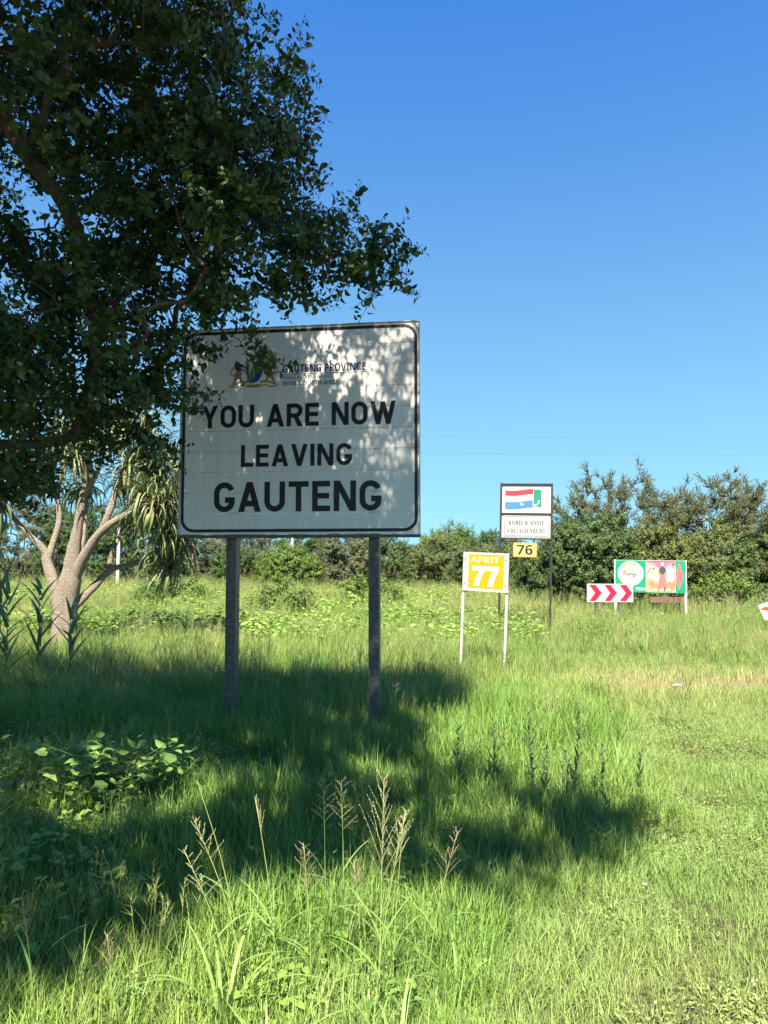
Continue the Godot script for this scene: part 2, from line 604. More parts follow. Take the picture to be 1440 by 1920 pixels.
func name_board() -> void:
	var s := thing("name_board", "tall black framed name board with painted flag, family names and yellow 76 plate", "sign", Vector3(3.17, 0, -16.722), Vector3(0, deg_to_rad(-13.9), deg_to_rad(-1.06)))
	var cy := 2.78
	for x in [-0.566, 0.566]:
		part("post", box(Vector3(x, 1.66, 0), Vector3(0.044, 3.52, 0.06), 0.004), M.black_steel, s)
	for y in [0.618, -0.052, -0.618]:
		part("crossbar", box(Vector3(0, cy + y, 0.0), Vector3(1.088, 0.034, 0.06), 0.003), M.black_steel, s)
	var white := worn(lin(0.42, 0.42, 0.415), lin(0.50, 0.50, 0.495), 2.0, 0.5, 41)
	part("flag_panel", box(Vector3(0, cy + 0.284, -0.010), Vector3(1.086, 0.634, 0.012)), white, s)
	part("name_panel", box(Vector3(0, cy - 0.335, -0.010), Vector3(1.086, 0.528, 0.012)), white, s)
	part("raised_board", box(Vector3(0.012, cy - 0.336, 0.000), Vector3(1.03, 0.48, 0.012), 0.002), white, s)
	var z := -0.003
	# the painted flag, waving
	var wave := func(x: float) -> float: return 0.018 * sin(x * 6.5 + 0.4) + 0.022 * (x + 0.475)
	var band := func(x0: float, x1: float, y0: float, y1: float, n: int) -> Array:
		var top := []
		var low := []
		for i in n + 1:
			var x := lerpf(x0, x1, float(i) / n)
			top.append(Vector2(x, cy + y1 + wave.call(x)))
			low.append(Vector2(x, cy + y0 + wave.call(x)))
		low.reverse()
		return top + low
	part("flag_red", flat([band.call(-0.475, 0.150, 0.365, 0.485, 12)], z), mat(lin(0.58, 0.03, 0.06), 0.5), s)
	part("flag_blue", flat([band.call(-0.475, 0.145, 0.055, 0.225, 12)], z), mat(lin(0.05, 0.17, 0.50), 0.5), s)
	part("flag_green", flat([band.call(0.160, 0.335, 0.062, 0.470, 5)], z), mat(lin(0.015, 0.20, 0.115), 0.5), s)
	var em := begin()
	add_ribbon(em, [Vector2(-0.145, cy + 0.20), Vector2(-0.12, cy + 0.17), Vector2(-0.085, cy + 0.165), Vector2(-0.06, cy + 0.145)], 0.014, z + 0.001)
	add_ribbon(em, [Vector2(-0.125, cy + 0.13), Vector2(-0.10, cy + 0.175), Vector2(-0.10, cy + 0.205)], 0.012, z + 0.0014)
	add_ribbon(em, [Vector2(0.17, cy + 0.16), Vector2(0.21, cy + 0.15), Vector2(0.25, cy + 0.165), Vector2(0.29, cy + 0.21)], 0.018, z + 0.001)
	add_ribbon(em, [Vector2(0.22, cy + 0.155), Vector2(0.20, cy + 0.12), Vector2(0.235, cy + 0.10), Vector2(0.30, cy + 0.095)], 0.014, z + 0.0014)
	add_ribbon(em, [Vector2(0.25, cy + 0.22), Vector2(0.28, cy + 0.25), Vector2(0.31, cy + 0.245)], 0.014, z + 0.0018)
	part("flag_emblem", done(em), M.white_print, s)
	part("panel_seam", box(Vector3(0.435, cy + 0.26, -0.0035), Vector3(0.010, 0.52, 0.002)), mat(lin(0.28, 0.11, 0.09), 0.8), s)
	var st := begin()
	add_ribbon(st, round_rect(Vector2(0.012, cy - 0.336), 0.985, 0.435, 0.03), 0.010, 0.0072, true)
	part("border", done(st), M.ink, s)
	part("lettering", words("KOBIE & ANSIE", "Droid Serif", true, Vector2(0.007, cy - 0.258), 0.79, 0.098, 0.0072), M.ink, s)
	part("lettering", words("VREUGDENBURG", "Droid Serif", true, Vector2(0.010, cy - 0.442), 0.855, 0.098, 0.0072), M.ink, s)
	var py := cy - 0.873
	part("number_plate", box(Vector3(-0.012, py, 0.004), Vector3(0.525, 0.322, 0.004), 0.001), mat(lin(0.58, 0.42, 0.13), 0.5), s)
	var b2 := begin()
	add_ribbon(b2, round_rect(Vector2(-0.012, py), 0.50, 0.297, 0.005), 0.006, 0.0067, true)
	part("plate_border", done(b2), M.ink, s)
	part("lettering", words("76", "Droid Sans", true, Vector2(-0.018, py + 0.005), 0.355, 0.225, 0.0067), M.ink, s)
	for x in [-0.2, 0.18]:
		part("hanger", box(Vector3(x, cy - 0.70, -0.003), Vector3(0.02, 0.18, 0.008)), M.black_steel, s)


func green_board() -> void:
	var s := thing("green_billboard", "wide green advertising board with a round white badge, pink field picture and pink arrow", "billboard", Vector3(8.263, 0, -23.004), Vector3(0, deg_to_rad(-11.5), deg_to_rad(-0.28)))
	var cy := 1.223
	part("board", box(Vector3(0, cy, 0), Vector3(2.1, 1.0, 0.02), 0.002), worn(lin(0.003, 0.22, 0.105), lin(0.002, 0.30, 0.14), 1.5, 0.45, 19), s)
	var white := worn(lin(0.60, 0.58, 0.54), lin(0.78, 0.77, 0.74), 3.0, 0.7, 51)
	for x in [-1.03, 1.045]:
		part("post", box(Vector3(x, 0.78, -0.036), Vector3(0.065, 1.9, 0.05), 0.004), white, s)
	part("edge_strip", box(Vector3(-1.042, cy, 0.0125), Vector3(0.014, 0.998, 0.004)), M.white_print, s)
	part("edge_strip", box(Vector3(1.042, cy, 0.0125), Vector3(0.014, 0.998, 0.004)), M.white_print, s)
	part("edge_strip", box(Vector3(0, cy + 0.494, 0.0125), Vector3(2.06, 0.008, 0.004)), M.white_print, s)
	var z := 0.0112
	var c := Vector2(-0.573, cy + 0.084)
	part("badge", flat([oval(c, 0.383, 0.383, 40)], z), mat(lin(0.46, 0.45, 0.39), 0.5), s)
	part("badge_sun", flat([oval(c + Vector2(-0.02, 0.09), 0.10, 0.09, 20, 0, PI)], z + 0.001), mat(lin(0.46, 0.36, 0.20), 0.5), s)
	var ring := begin()
	add_ribbon(ring, oval(c, 0.33, 0.33, 14, -0.5, 0.5), 0.012, z + 0.001)
	add_ribbon(ring, oval(c, 0.33, 0.33, 14, PI - 0.5, PI + 0.5), 0.012, z + 0.0013)
	part("badge_ring", done(ring), mat(lin(0.78, 0.45, 0.45), 0.5), s)
	var txt := "DE WILDT"
	var grey := mat(lin(0.10, 0.11, 0.085), 0.6)
	for i in txt.length():
		if txt[i] != " ":
			var a := PI / 2 + 0.82 - i * 0.234
			var q := c + Vector2(cos(a), sin(a)) * 0.305
			part("letter", words(txt[i], "Droid Sans", true, Vector2.ZERO, 0.020 if txt[i] == "I" else 0.085 if txt[i] == "W" else 0.056, 0.075, 0.0), grey, s, Vector3(q.x, q.y, z + 0.001), Vector3(0, 0, a - PI / 2))
	var marks := begin()
	for i in 8:
		var a2 := -PI / 2 - 0.62 + i * 0.177
		var q2 := c + Vector2(cos(a2), sin(a2)) * 0.315
		var t2 := Vector2(-sin(a2), cos(a2)) * 0.016
		add_poly(marks, [q2 - t2, q2 + t2, q2 + t2 * 0.7 - q2.direction_to(c) * 0.028, q2 - t2 * 0.8 - q2.direction_to(c) * 0.024], z + 0.001)
	part("small_print", done(marks), grey, s)
	# the handwritten word in the middle
	var pen := begin()
	var strokes := [[-0.26, 0.03, -0.22, 0.07, -0.19, 0.06, -0.215, -0.05], [-0.24, 0.05, -0.17, 0.085, -0.12, 0.06, -0.15, 0.02, -0.20, 0.01, -0.15, -0.01, -0.11, -0.05, -0.08, -0.04, -0.05, 0.0, -0.07, 0.015, -0.085, -0.01, -0.06, -0.05, -0.02, -0.03, 0.0, 0.0, 0.005, -0.045, 0.03, 0.0, 0.05, -0.005, 0.055, -0.045, 0.09, -0.01, 0.11, 0.0, 0.085, -0.03, 0.115, -0.02, 0.115, -0.09, 0.085, -0.13, 0.06, -0.10, 0.13, -0.04, 0.18, -0.01, 0.20, 0.0, 0.175, -0.015, 0.19, -0.05, 0.26, -0.04]]
	for i in 2:
		var line := []
		for k in range(0, strokes[i].size(), 2):
			line.append(c + Vector2(strokes[i][k], strokes[i][k + 1]))
		add_ribbon(pen, line, 0.024, z + 0.0015 + i * 0.0004)
	part("script_word", done(pen), mat(lin(0.14, 0.13, 0.08), 0.6), s)
	# the printed picture
	var L := -0.13
	var R := 0.752
	var T := cy + 0.488
	var B := cy - 0.478
	var pic := begin()
	var rows := 14
	var cols := 12
	for j in rows:
		for i in cols:
			for q in [[0, 0], [1, 1], [1, 0], [0, 0], [0, 1], [1, 1]]:
				var fx := float(i + q[0]) / cols
				var fy := float(j + q[1]) / rows
				var col := Color(0.42, 0.12, 0.20).lerp(Color(0.52, 0.42, 0.42), smoothstep(0.08, 0.36, fy + 0.10 * sin(fx * 9.0)))
				col = col.lerp(Color(0.50, 0.25, 0.13), smoothstep(0.52, 0.70, fy + 0.05 * sin(fx * 13.0)))
				col = col.lerp(Color(0.50, 0.40, 0.30), smoothstep(0.80, 0.97, fy))
				col = col.lerp(Color(0.25, 0.42, 0.24), 0.75 * (1.0 - smoothstep(0.0, 0.14, fx)))
				st_color(pic, col)
				pic.add_vertex(Vector3(lerpf(L, R, fx), lerpf(T, B, fy), z + 0.001))
	var pm := mat(Color.WHITE, 0.45)
	pm.vertex_color_use_as_albedo = true
	part("picture", done(pic), pm, s)
	var blades := begin()
	var g := RandomNumberGenerator.new()
	g.seed = 4
	for i in 70:
		var x := g.randf_range(L + 0.05, R - 0.06)
		var y := g.randf_range(B + 0.06, B + 0.28)
		add_poly(blades, [Vector2(x, y), Vector2(x + 0.014, y), Vector2(x + g.randf_range(-0.03, 0.04), y + g.randf_range(0.06, 0.17))], z + 0.0014 + i * 0.00002)
	part("picture_grass", done(blades), mat(lin(0.38, 0.07, 0.03), 0.5), s)
	part("picture_hill", flat([oval(Vector2(0.12, cy + 0.05), 0.22, 0.25, 20, 0.1, PI - 0.1)], z + 0.0012), mat(lin(0.50, 0.37, 0.27), 0.5), s)
	var tree := begin()
	add_ribbon(tree, [Vector2(-0.10, cy + 0.03), Vector2(-0.06, cy + 0.14), Vector2(0.02, cy + 0.22)], 0.022, z + 0.0016)
	for q in [[0.0, 0.23, 0.03], [0.10, 0.25, 0.045], [-0.04, 0.15, 0.025], [0.68, 0.37, 0.05], [0.66, 0.30, 0.03]]:
		add_poly(tree, oval(Vector2(q[0], cy + q[1]), q[2], q[2] * 0.7, 8), z + 0.0019 + q[2] * 0.004)
	part("picture_trees", done(tree), mat(lin(0.16, 0.10, 0.06), 0.6), s)
	var fc := Vector2(0.365, cy)
	part("figure_hat", flat([oval(fc + Vector2(0, 0.385), 0.046, 0.055, 14)], z + 0.003), M.white_print, s)
	var dk := mat(lin(0.045, 0.055, 0.05), 0.6)
	var o := func(a: Array) -> Array:
		var r := []
		for i in range(0, a.size(), 2):
			r.append(fc + Vector2(a[i], a[i + 1]))
		return r
	part("figure_top", flat([o.call([-0.012, 0.345, 0.018, 0.345, 0.022, 0.30, 0.085, 0.275, 0.10, 0.22, 0.13, 0.10, 0.14, 0.03, 0.125, 0.03, 0.105, 0.10, 0.075, 0.18, 0.07, 0.07, -0.07, 0.07, -0.068, 0.17, -0.09, 0.10, -0.10, 0.0, -0.115, 0.0, -0.11, 0.12, -0.098, 0.22, -0.082, 0.275, -0.016, 0.30])], z + 0.0034), dk, s)
	part("figure_skirt", flat([o.call([-0.07, 0.07, 0.075, 0.07, 0.10, -0.12, 0.11, -0.33, 0.03, -0.35, 0.02, -0.20, -0.04, -0.36, -0.14, -0.34, -0.10, -0.15])], z + 0.0038), mat(lin(0.50, 0.14, 0.14), 0.5), s)
	part("figure_legs", flat([o.call([-0.14, -0.345, -0.11, -0.345, -0.115, -0.46, -0.14, -0.46]), o.call([0.05, -0.31, 0.085, -0.31, 0.075, -0.44, 0.045, -0.44])], z + 0.0042), dk, s)
	var fr := begin()
	add_ribbon(fr, [Vector2(L, T - 0.02), Vector2(R - 0.13, T - 0.02)] + oval(Vector2(R - 0.13, T - 0.12), 0.09, 0.1, 6, PI / 2, 0) + [Vector2(R - 0.04, B + 0.13)] + oval(Vector2(R - 0.13, B + 0.13), 0.09, 0.1, 6, 0, -PI / 2) + [Vector2(L, B + 0.03)], 0.012, z + 0.0046)
	part("picture_border", done(fr), mat(lin(0.12, 0.08, 0.05), 0.6), s)
	part("lettering", words("7934", "Droid Sans", true, Vector2(-0.285, cy - 0.388), 0.29, 0.085, z + 0.0005), M.white_print, s)
	part("arrow", flat([[Vector2(0.765, cy + 0.19), Vector2(0.80, cy + 0.20), Vector2(0.848, cy + 0.435), Vector2(0.990, cy + 0.014), Vector2(0.836, cy - 0.412), Vector2(0.80, cy - 0.19), Vector2(0.765, cy - 0.188)]], z), mat(lin(0.60, 0.12, 0.14), 0.5), s)


func st_color(st: SurfaceTool, c: Color) -> void:
	st.set_color(c)


func chevron_board() -> void:
	var s := thing("chevron_sign", "white board with three red chevrons pointing right, in front of the green billboard", "road sign", Vector3(5.863, 0, -19.195), Vector3(0, deg_to_rad(6.66), 0))
	var cy := 0.858
	part("board", box(Vector3(0, cy, 0), Vector3(1.245, 0.47, 0.012), 0.002), worn(lin(0.42, 0.42, 0.40), lin(0.54, 0.54, 0.53), 2.0, 0.5, 61), s)
	for k in 3:
		var x: float = [-0.565, -0.158, 0.262][k]
		part("chevron", flat([[Vector2(x, cy + 0.21), Vector2(x + 0.17, cy + 0.21), Vector2(x + 0.342, cy), Vector2(x + 0.17, cy - 0.21), Vector2(x, cy - 0.21), Vector2(x + 0.158, cy)]], 0.0075), mat(lin(0.70, 0.012, 0.05), 0.4), s)
	for x in [-0.34, 0.30]:
		for y in [-0.14, 0.14]:
			part("bolt", box(Vector3(x, cy + y, 0.0085), Vector3(0.022, 0.022, 0.008), 0.003), M.steel, s)
		part("post", box(Vector3(x, 0.5, -0.05), Vector3(0.085, 1.1, 0.075), 0.006), M.far_bark, s)


func small_things() -> void:
	var d := thing("hazard_plate", "small tilted white plate with a red chevron, sunk in grass at the right edge", "road sign", Vector3(9.83, 0.0, -19.0), Vector3(0, deg_to_rad(-14), 0))
	var tilt := Vector3(0.05, 0, deg_to_rad(22))
	part("plate", box(Vector3(0, 0.0, 0), Vector3(0.33, 0.42, 0.008), 0.001), worn(lin(0.5, 0.5, 0.48), lin(0.76, 0.75, 0.73), 5.0, 0.6, 77, 0.0, 0.04), d, Vector3(0, 0.45, 0), tilt)
	part("chevron", flat([[Vector2(-0.165, 0.10), Vector2(-0.02, 0.13), Vector2(0.165, 0.0), Vector2(0.05, -0.21), Vector2(-0.06, -0.21), Vector2(0.03, -0.02)]], 0.0045), mat(lin(0.66, 0.06, 0.02), 0.4), d, Vector3(0, 0.45, 0), tilt)
	part("post", box(Vector3(0.02, 0.2, -0.03), Vector3(0.04, 0.5, 0.03)), M.steel, d, Vector3.ZERO, Vector3(0, 0, deg_to_rad(12)))
	var b := thing("wooden_rail", "weathered brown plank rail with a yellow end, behind the green billboard", "plank", Vector3(9.4, 0, -24.6), Vector3(0, deg_to_rad(-6), 0))
	part("plank", box(Vector3(0, 0.42, 0), Vector3(1.10, 0.2, 0.06), 0.006), worn(lin(0.10, 0.06, 0.045), lin(0.24, 0.16, 0.12), 4.0, 0.9, 17), b)
	part("end_cap", box(Vector3(0.572, 0.43, 0.0), Vector3(0.05, 0.24, 0.07), 0.004), mat(lin(0.62, 0.45, 0.06), 0.6), b)
	for x in [-0.42, 0.4]:
		part("stake", box(Vector3(x, 0.2, -0.06), Vector3(0.07, 0.5, 0.05), 0.004), M.far_bark, b)
	# posts far behind the big sign
	var p := thing("fence_post", "slim pale post standing behind the low right limb of the strap-leaved tree", "post", Vector3(-13.6, 0, -38.0))
	part("shaft", box(Vector3(0, 1.5, 0), Vector3(0.16, 3.2, 0.14), 0.02), mat(lin(0.5, 0.48, 0.44), 0.8), p)
	part("cap", box(Vector3(0, 3.13, 0), Vector3(0.2, 0.06, 0.18), 0.01), mat(lin(0.4, 0.38, 0.35), 0.8), p)
	var p2 := thing("fence_post", "thin reddish pole before the bushes, just left of the big sign's left post", "post", Vector3(-11.3, 0, -44.0))
	part("shaft", box(Vector3(0, 1.5, 0), Vector3(0.13, 3.0, 0.11), 0.02), mat(lin(0.24, 0.14, 0.10), 0.8), p2)
	part("cap", box(Vector3(0, 3.03, 0), Vector3(0.16, 0.06, 0.14), 0.01), mat(lin(0.3, 0.2, 0.15), 0.8), p2)
	var p3 := thing("fence_post", "white corner post with a slanting brace, seen under the big sign between its posts", "post", Vector3(-5.8, 0, -47.0))
	part("shaft", box(Vector3(0, 1.55, 0), Vector3(0.13, 3.1, 0.12), 0.02), mat(lin(0.6, 0.6, 0.57), 0.8), p3)
	var br := begin()
	add_tube(br, [Vector3(-1.6, 0.4, 0.05), Vector3(-0.05, 2.7, 0.05)], [0.035, 0.035], 6)
	part("brace", done(br), mat(lin(0.5, 0.5, 0.47), 0.8), p3)
	# two power lines, far off
	for k in 2:
		var h: float = [17.2, 15.4][k]
		var z: float = [-92.0, -94.0][k]
		var pts := []
		var rad := []
		for i in 41:
			var x := lerpf(-110.0, 130.0, i / 40.0)
			pts.append(Vector3(x, h + 1.2 * pow((x - 20.0) / 120.0, 2.0), z))
			rad.append(0.009)
		var st := begin()
		add_tube(st, pts, rad, 4)
		var w := part("power_line", done(st), mat(lin(0.06, 0.07, 0.08), 0.6), self)
		w.name = numbered("power_line")
		tag(w, ["upper of two faint power lines crossing the sky behind the trees", "lower of two faint power lines crossing the sky behind the trees"][k], "power line", "power lines")
	# litter
	for k in 2:
		var at: Vector3 = [Vector3(3.72, 0.10, -9.45), Vector3(1.30, 0.07, -3.75)][k]
		var r: float = [0.05, 0.008][k]
		var st := begin()
		var ring := []
		var g := RandomNumberGenerator.new()
		g.seed = 60 + k
		for i in 11:
			var a := TAU * i / 11.0
			ring.append(Vector3(cos(a) * r * g.randf_range(0.8, 1.5), g.randf_range(-0.2, 0.5) * r, sin(a) * r * g.randf_range(0.6, 1.1)))
		for i in 11:
			tri(st, Vector3(0, r * 0.7, 0), ring[(i + 1) % 11], ring[i])
			tri(st, Vector3(0.01, -r * 0.3, 0), ring[i], ring[(i + 1) % 11])
		var w := part("litter", done(st), M.white_print, self, at)
		w.name = numbered("litter")
		tag(w, ["crumpled white scrap of litter lying on the flattened straw patch", "tiny white scrap of litter in the short grass, lower right"][k], "litter", "scraps of litter")
	# a heap of dead sticks under the right-hand bushes
	var g2 := RandomNumberGenerator.new()
	g2.seed = 88
	var heap := thing("dead_branch_heap", "heap of bare grey dead branches under the bushes, above the hazard plate", "dead branches", Vector3(12.4, 0, -25.0))
	var grey_wood := mat(lin(0.20, 0.17, 0.145), 0.9)
	for i in 18:
		var st := begin(true)
		var a := g2.randf() * TAU
		var from := Vector3(g2.randf_range(-0.9, 0.9), g2.randf_range(0.0, 0.5), g2.randf_range(-0.3, 0.3))
		var to := from + Vector3(cos(a) * g2.randf_range(0.5, 1.2), g2.randf_range(-0.1, 0.6), sin(a) * 0.5)
		var kink := from.lerp(to, 0.5) + Vector3(g2.randf_range(-0.15, 0.15), g2.randf_range(-0.05, 0.2), 0)
		add_tube(st, [from, kink, to], [0.022, 0.016, 0.006], 5)
		add_tube(st, [kink, kink + Vector3(g2.randf_range(-0.4, 0.4), g2.randf_range(0.0, 0.4), 0.1)], [0.011, 0.004], 4)
		part("branch", done(st), grey_wood, heap)


# ------------------------------------------------------------------ trees
func facing(at: Vector3, dir: Vector3, roll: float, s: float) -> Transform3D:   # local +y along dir
	var y := dir.normalized()
	var a := Vector3.RIGHT if absf(y.x) < 0.8 else Vector3.BACK
	var x := a.cross(y).normalized()
	var b := Basis(x, y, x.cross(y))
	return Transform3D((b * Basis(Vector3.UP, roll)).scaled_local(Vector3.ONE * s), at)


func add_leaf(st: SurfaceTool, base: Vector3, dir: Vector3, nrm: Vector3, l: float, w: float, droop := 0.25) -> void:
	var d := dir.normalized()
	var s := d.cross(nrm).normalized()
	var n := s.cross(d)
	var c1 := base + d * l * 0.32 - n * l * 0.02
	var c2 := base + d * l * 0.68 - n * l * droop * 0.35
	var t := base + d * l - n * l * droop
	var l1 := c1 + s * w * 0.48 + n * w * 0.14
	var r1 := c1 - s * w * 0.48 + n * w * 0.14
	var l2 := c2 + s * w * 0.36 + n * w * 0.10
	var r2 := c2 - s * w * 0.36 + n * w * 0.10
	tri(st, base, c1, l1)
	tri(st, base, r1, c1)
	quad(st, c1, c2, l2, l1)
	quad(st, c1, r1, r2, c2)
	tri(st, c2, t, l2)
	tri(st, c2, r2, t)


func leaf_twig(g: RandomNumberGenerator, n: int, stem: float, l: float, w: float, out := 0.8) -> ArrayMesh:
	var st := begin(true)
	var pts := []
	var bend := Vector3(g.randf_range(-0.2, 0.2), 0, g.randf_range(-0.2, 0.2))
	for i in 4:
		var t := i / 3.0
		pts.append(Vector3(0, t * stem, 0) + bend * t * t * stem)
	st.set_color(Color(1.3, 0.9, 0.9))
	add_tube(st, pts, [0.0035, 0.0028, 0.002, 0.0012], 3, false)
	for i in n:
		var t := 0.12 + 0.88 * (i + g.randf_range(0.0, 0.6)) / n
		var at := Vector3(0, t * stem, 0) + bend * t * t * stem
		var a := i * 2.4 + g.randf_range(-0.5, 0.5)
		var dir := Vector3(cos(a), 0, sin(a)) * out + Vector3(0, g.randf_range(-0.35, 0.75), 0)
		var k := g.randf_range(0.65, 1.1) * (1.0 if t < 0.8 else 0.7)
		var nrm := (Vector3(0, 1, 0) + Vector3(g.randf_range(-0.8, 0.8), g.randf_range(-0.3, 0.3), g.randf_range(-0.8, 0.8))).normalized()
		if absf(nrm.dot(dir.normalized())) > 0.93:
			nrm = Vector3(nrm.y, -nrm.x, nrm.z)
		st.set_color(Color(1, 1, 1) * g.randf_range(0.65, 1.4) if g.randf() > 0.025 else Color(3.4, 2.3, 1.0))
		add_leaf(st, at + dir.normalized() * 0.014, dir, nrm, l * k, w * k, g.randf_range(0.1, 0.35))
	return done(st)


# a fine-leaved spray: many small leaflets along forked stems
func fine_spray(g: RandomNumberGenerator, stems: int, length: float, leaflet: float, per: int) -> ArrayMesh:
	var st := begin(true)
	for s in stems:
		var d := Vector3(g.randf_range(-0.55, 0.55), 1.0, g.randf_range(-0.55, 0.55)).normalized()
		var l := length * g.randf_range(0.6, 1.0)
		add_tube(st, [Vector3.ZERO, d * l * 0.5 + Vector3(0, 0.02, 0), d * l], [0.006, 0.004, 0.0015], 3, false)
		for i in per:
			var t := 0.15 + 0.85 * (i + g.randf()) / per
			var at := d * l * t
			var o := Vector3(g.randf_range(-1, 1), g.randf_range(-0.4, 0.9), g.randf_range(-1, 1)).normalized()
			var k := leaflet * g.randf_range(0.6, 1.25)
			var u := o.cross(Vector3(g.randf_range(-1, 1), g.randf_range(-1, 1), g.randf_range(-1, 1))).normalized() * k * 0.32
			quad(st, at, at + o * k * 0.5 + u, at + o * k, at + o * k * 0.5 - u)
	return done(st)


# joins the points into a branching skeleton that starts from given limbs; returns [tubes by thickness, tips (position, direction)]
func skeleton(limbs: Array, points: Array, step: float, tip_r: float, power: float) -> Dictionary:
	var pos := PackedVector3Array()
	var parent := PackedInt32Array()
	for limb in limbs:
		var last := -1
		if pos.size():
			var best := 1e9
			for i in pos.size():
				var dd: float = pos[i].distance_squared_to(limb[0])
				if dd < best:
					best = dd
					last = i
		for i in limb.size():
			if i == 0:
				if last < 0:
					pos.append(limb[0])
					parent.append(-1)
					last = 0
				continue
			var a: Vector3 = pos[last] if i == 1 else limb[i - 1]
			var p0: Vector3 = limb[maxi(i - 2, 0)]
			var p3: Vector3 = limb[mini(i + 1, limb.size() - 1)]
			var n := maxi(1, int(round(a.distance_to(limb[i]) / step)))
			for k in range(1, n + 1):
				pos.append(a.cubic_interpolate(limb[i], p0, p3, float(k) / n))
				parent.append(last)
				last = pos.size() - 1
	var root: Vector3 = pos[0]
	points.sort_custom(func(a: Vector3, b: Vector3) -> bool: return a.distance_squared_to(root) < b.distance_squared_to(root))
	var tips := []
	for p in points:
		var best := 1e9
		var at := 0
		for i in pos.size():
			var dd := pos[i].distance_squared_to(p)
			if dd < best:
				best = dd
				at = i
		var from := pos[at]
		var n := clampi(int(round(sqrt(best) / step)), 1, 40)
		var along := (from - pos[parent[at]]).normalized() if parent[at] >= 0 else Vector3.UP
		var reach := sqrt(best)
		for k in range(1, n + 1):
			var t := float(k) / n
			var q := from.bezier_interpolate(from + along * reach * 0.25, p - (p - from) * 0.3 + Vector3(0, reach * 0.06, 0), p, t)
			pos.append(q)
			parent.append(at)
			at = pos.size() - 1
		tips.append(at)
	var heft_ := PackedFloat32Array()
	heft_.resize(pos.size())
	for t in tips:
		var i: int = t
		while i >= 0:
			heft_[i] += 1.0
			i = parent[i]
	return {"pos": pos, "parent": parent, "heft": heft_, "tips": tips, "tip_r": tip_r, "power": power}


func branch_meshes(k: Dictionary, thick: float) -> Array:   # [trunk and limbs, thin branches]
	var big := begin(true)
	var thin := begin(true)
	var pos: PackedVector3Array = k.pos
	var par: PackedInt32Array = k.parent
	for i in pos.size():
		if par[i] < 0:
			continue
		var r1: float = k.tip_r * pow(maxf(k.heft[i], 0.6), k.power)
		var r0: float = k.tip_r * pow(maxf(k.heft[par[i]], 0.6), k.power)
		r0 = minf(r0, r1 * 1.35)
		var d := (pos[i] - pos[par[i]])
		if d.length() < 0.001:
			continue
		var b := pos[i] + d * 0.06
		var heavy := r1 > thick
		add_tube(big if heavy else thin, [pos[par[i]], b], [r0, r1], 8 if heavy else 4, false)
	return [done(big), done(thin)]


func in_blobs(blobs: Array, g: RandomNumberGenerator, per_m3: float) -> Array:
	var out := []
	for b in blobs:
		var c: Vector3 = b[0]
		var r: Vector3 = b[1]
		var n := int(4.19 * r.x * r.y * r.z * per_m3 * b[2])
		for i in n:
			var q := Vector3(g.randf_range(-1, 1), g.randf_range(-1, 1), g.randf_range(-1, 1))
			while q.length_squared() > 1.0:
				q = Vector3(g.randf_range(-1, 1), g.randf_range(-1, 1), g.randf_range(-1, 1))
			out.append(c + q * r)
	return out


var shade_patch := PackedVector2Array([Vector2(-14, -12.2), Vector2(-5.85, -11.4), Vector2(-3.9, -10.9), Vector2(-2.3, -11.5), Vector2(-1.37, -10.4), Vector2(1.0, -10.1), Vector2(0.85, -8.15), Vector2(0.25, -6.5), Vector2(0.15, -5.75), Vector2(0.46, -5.7), Vector2(1.03, -5.2), Vector2(1.62, -4.75), Vector2(1.07, -3.95), Vector2(0.55, -3.55), Vector2(-0.03, -3.8), Vector2(-0.36, -3.75), Vector2(-0.75, -3.55), Vector2(-0.95, -3.15), Vector2(-1.1, -3.05), Vector2(-1.3, -2.8), Vector2(-1.38, -2.5), Vector2(-1.38, -1.9), Vector2(-4.0, -1.6), Vector2(-14, -2.0)])


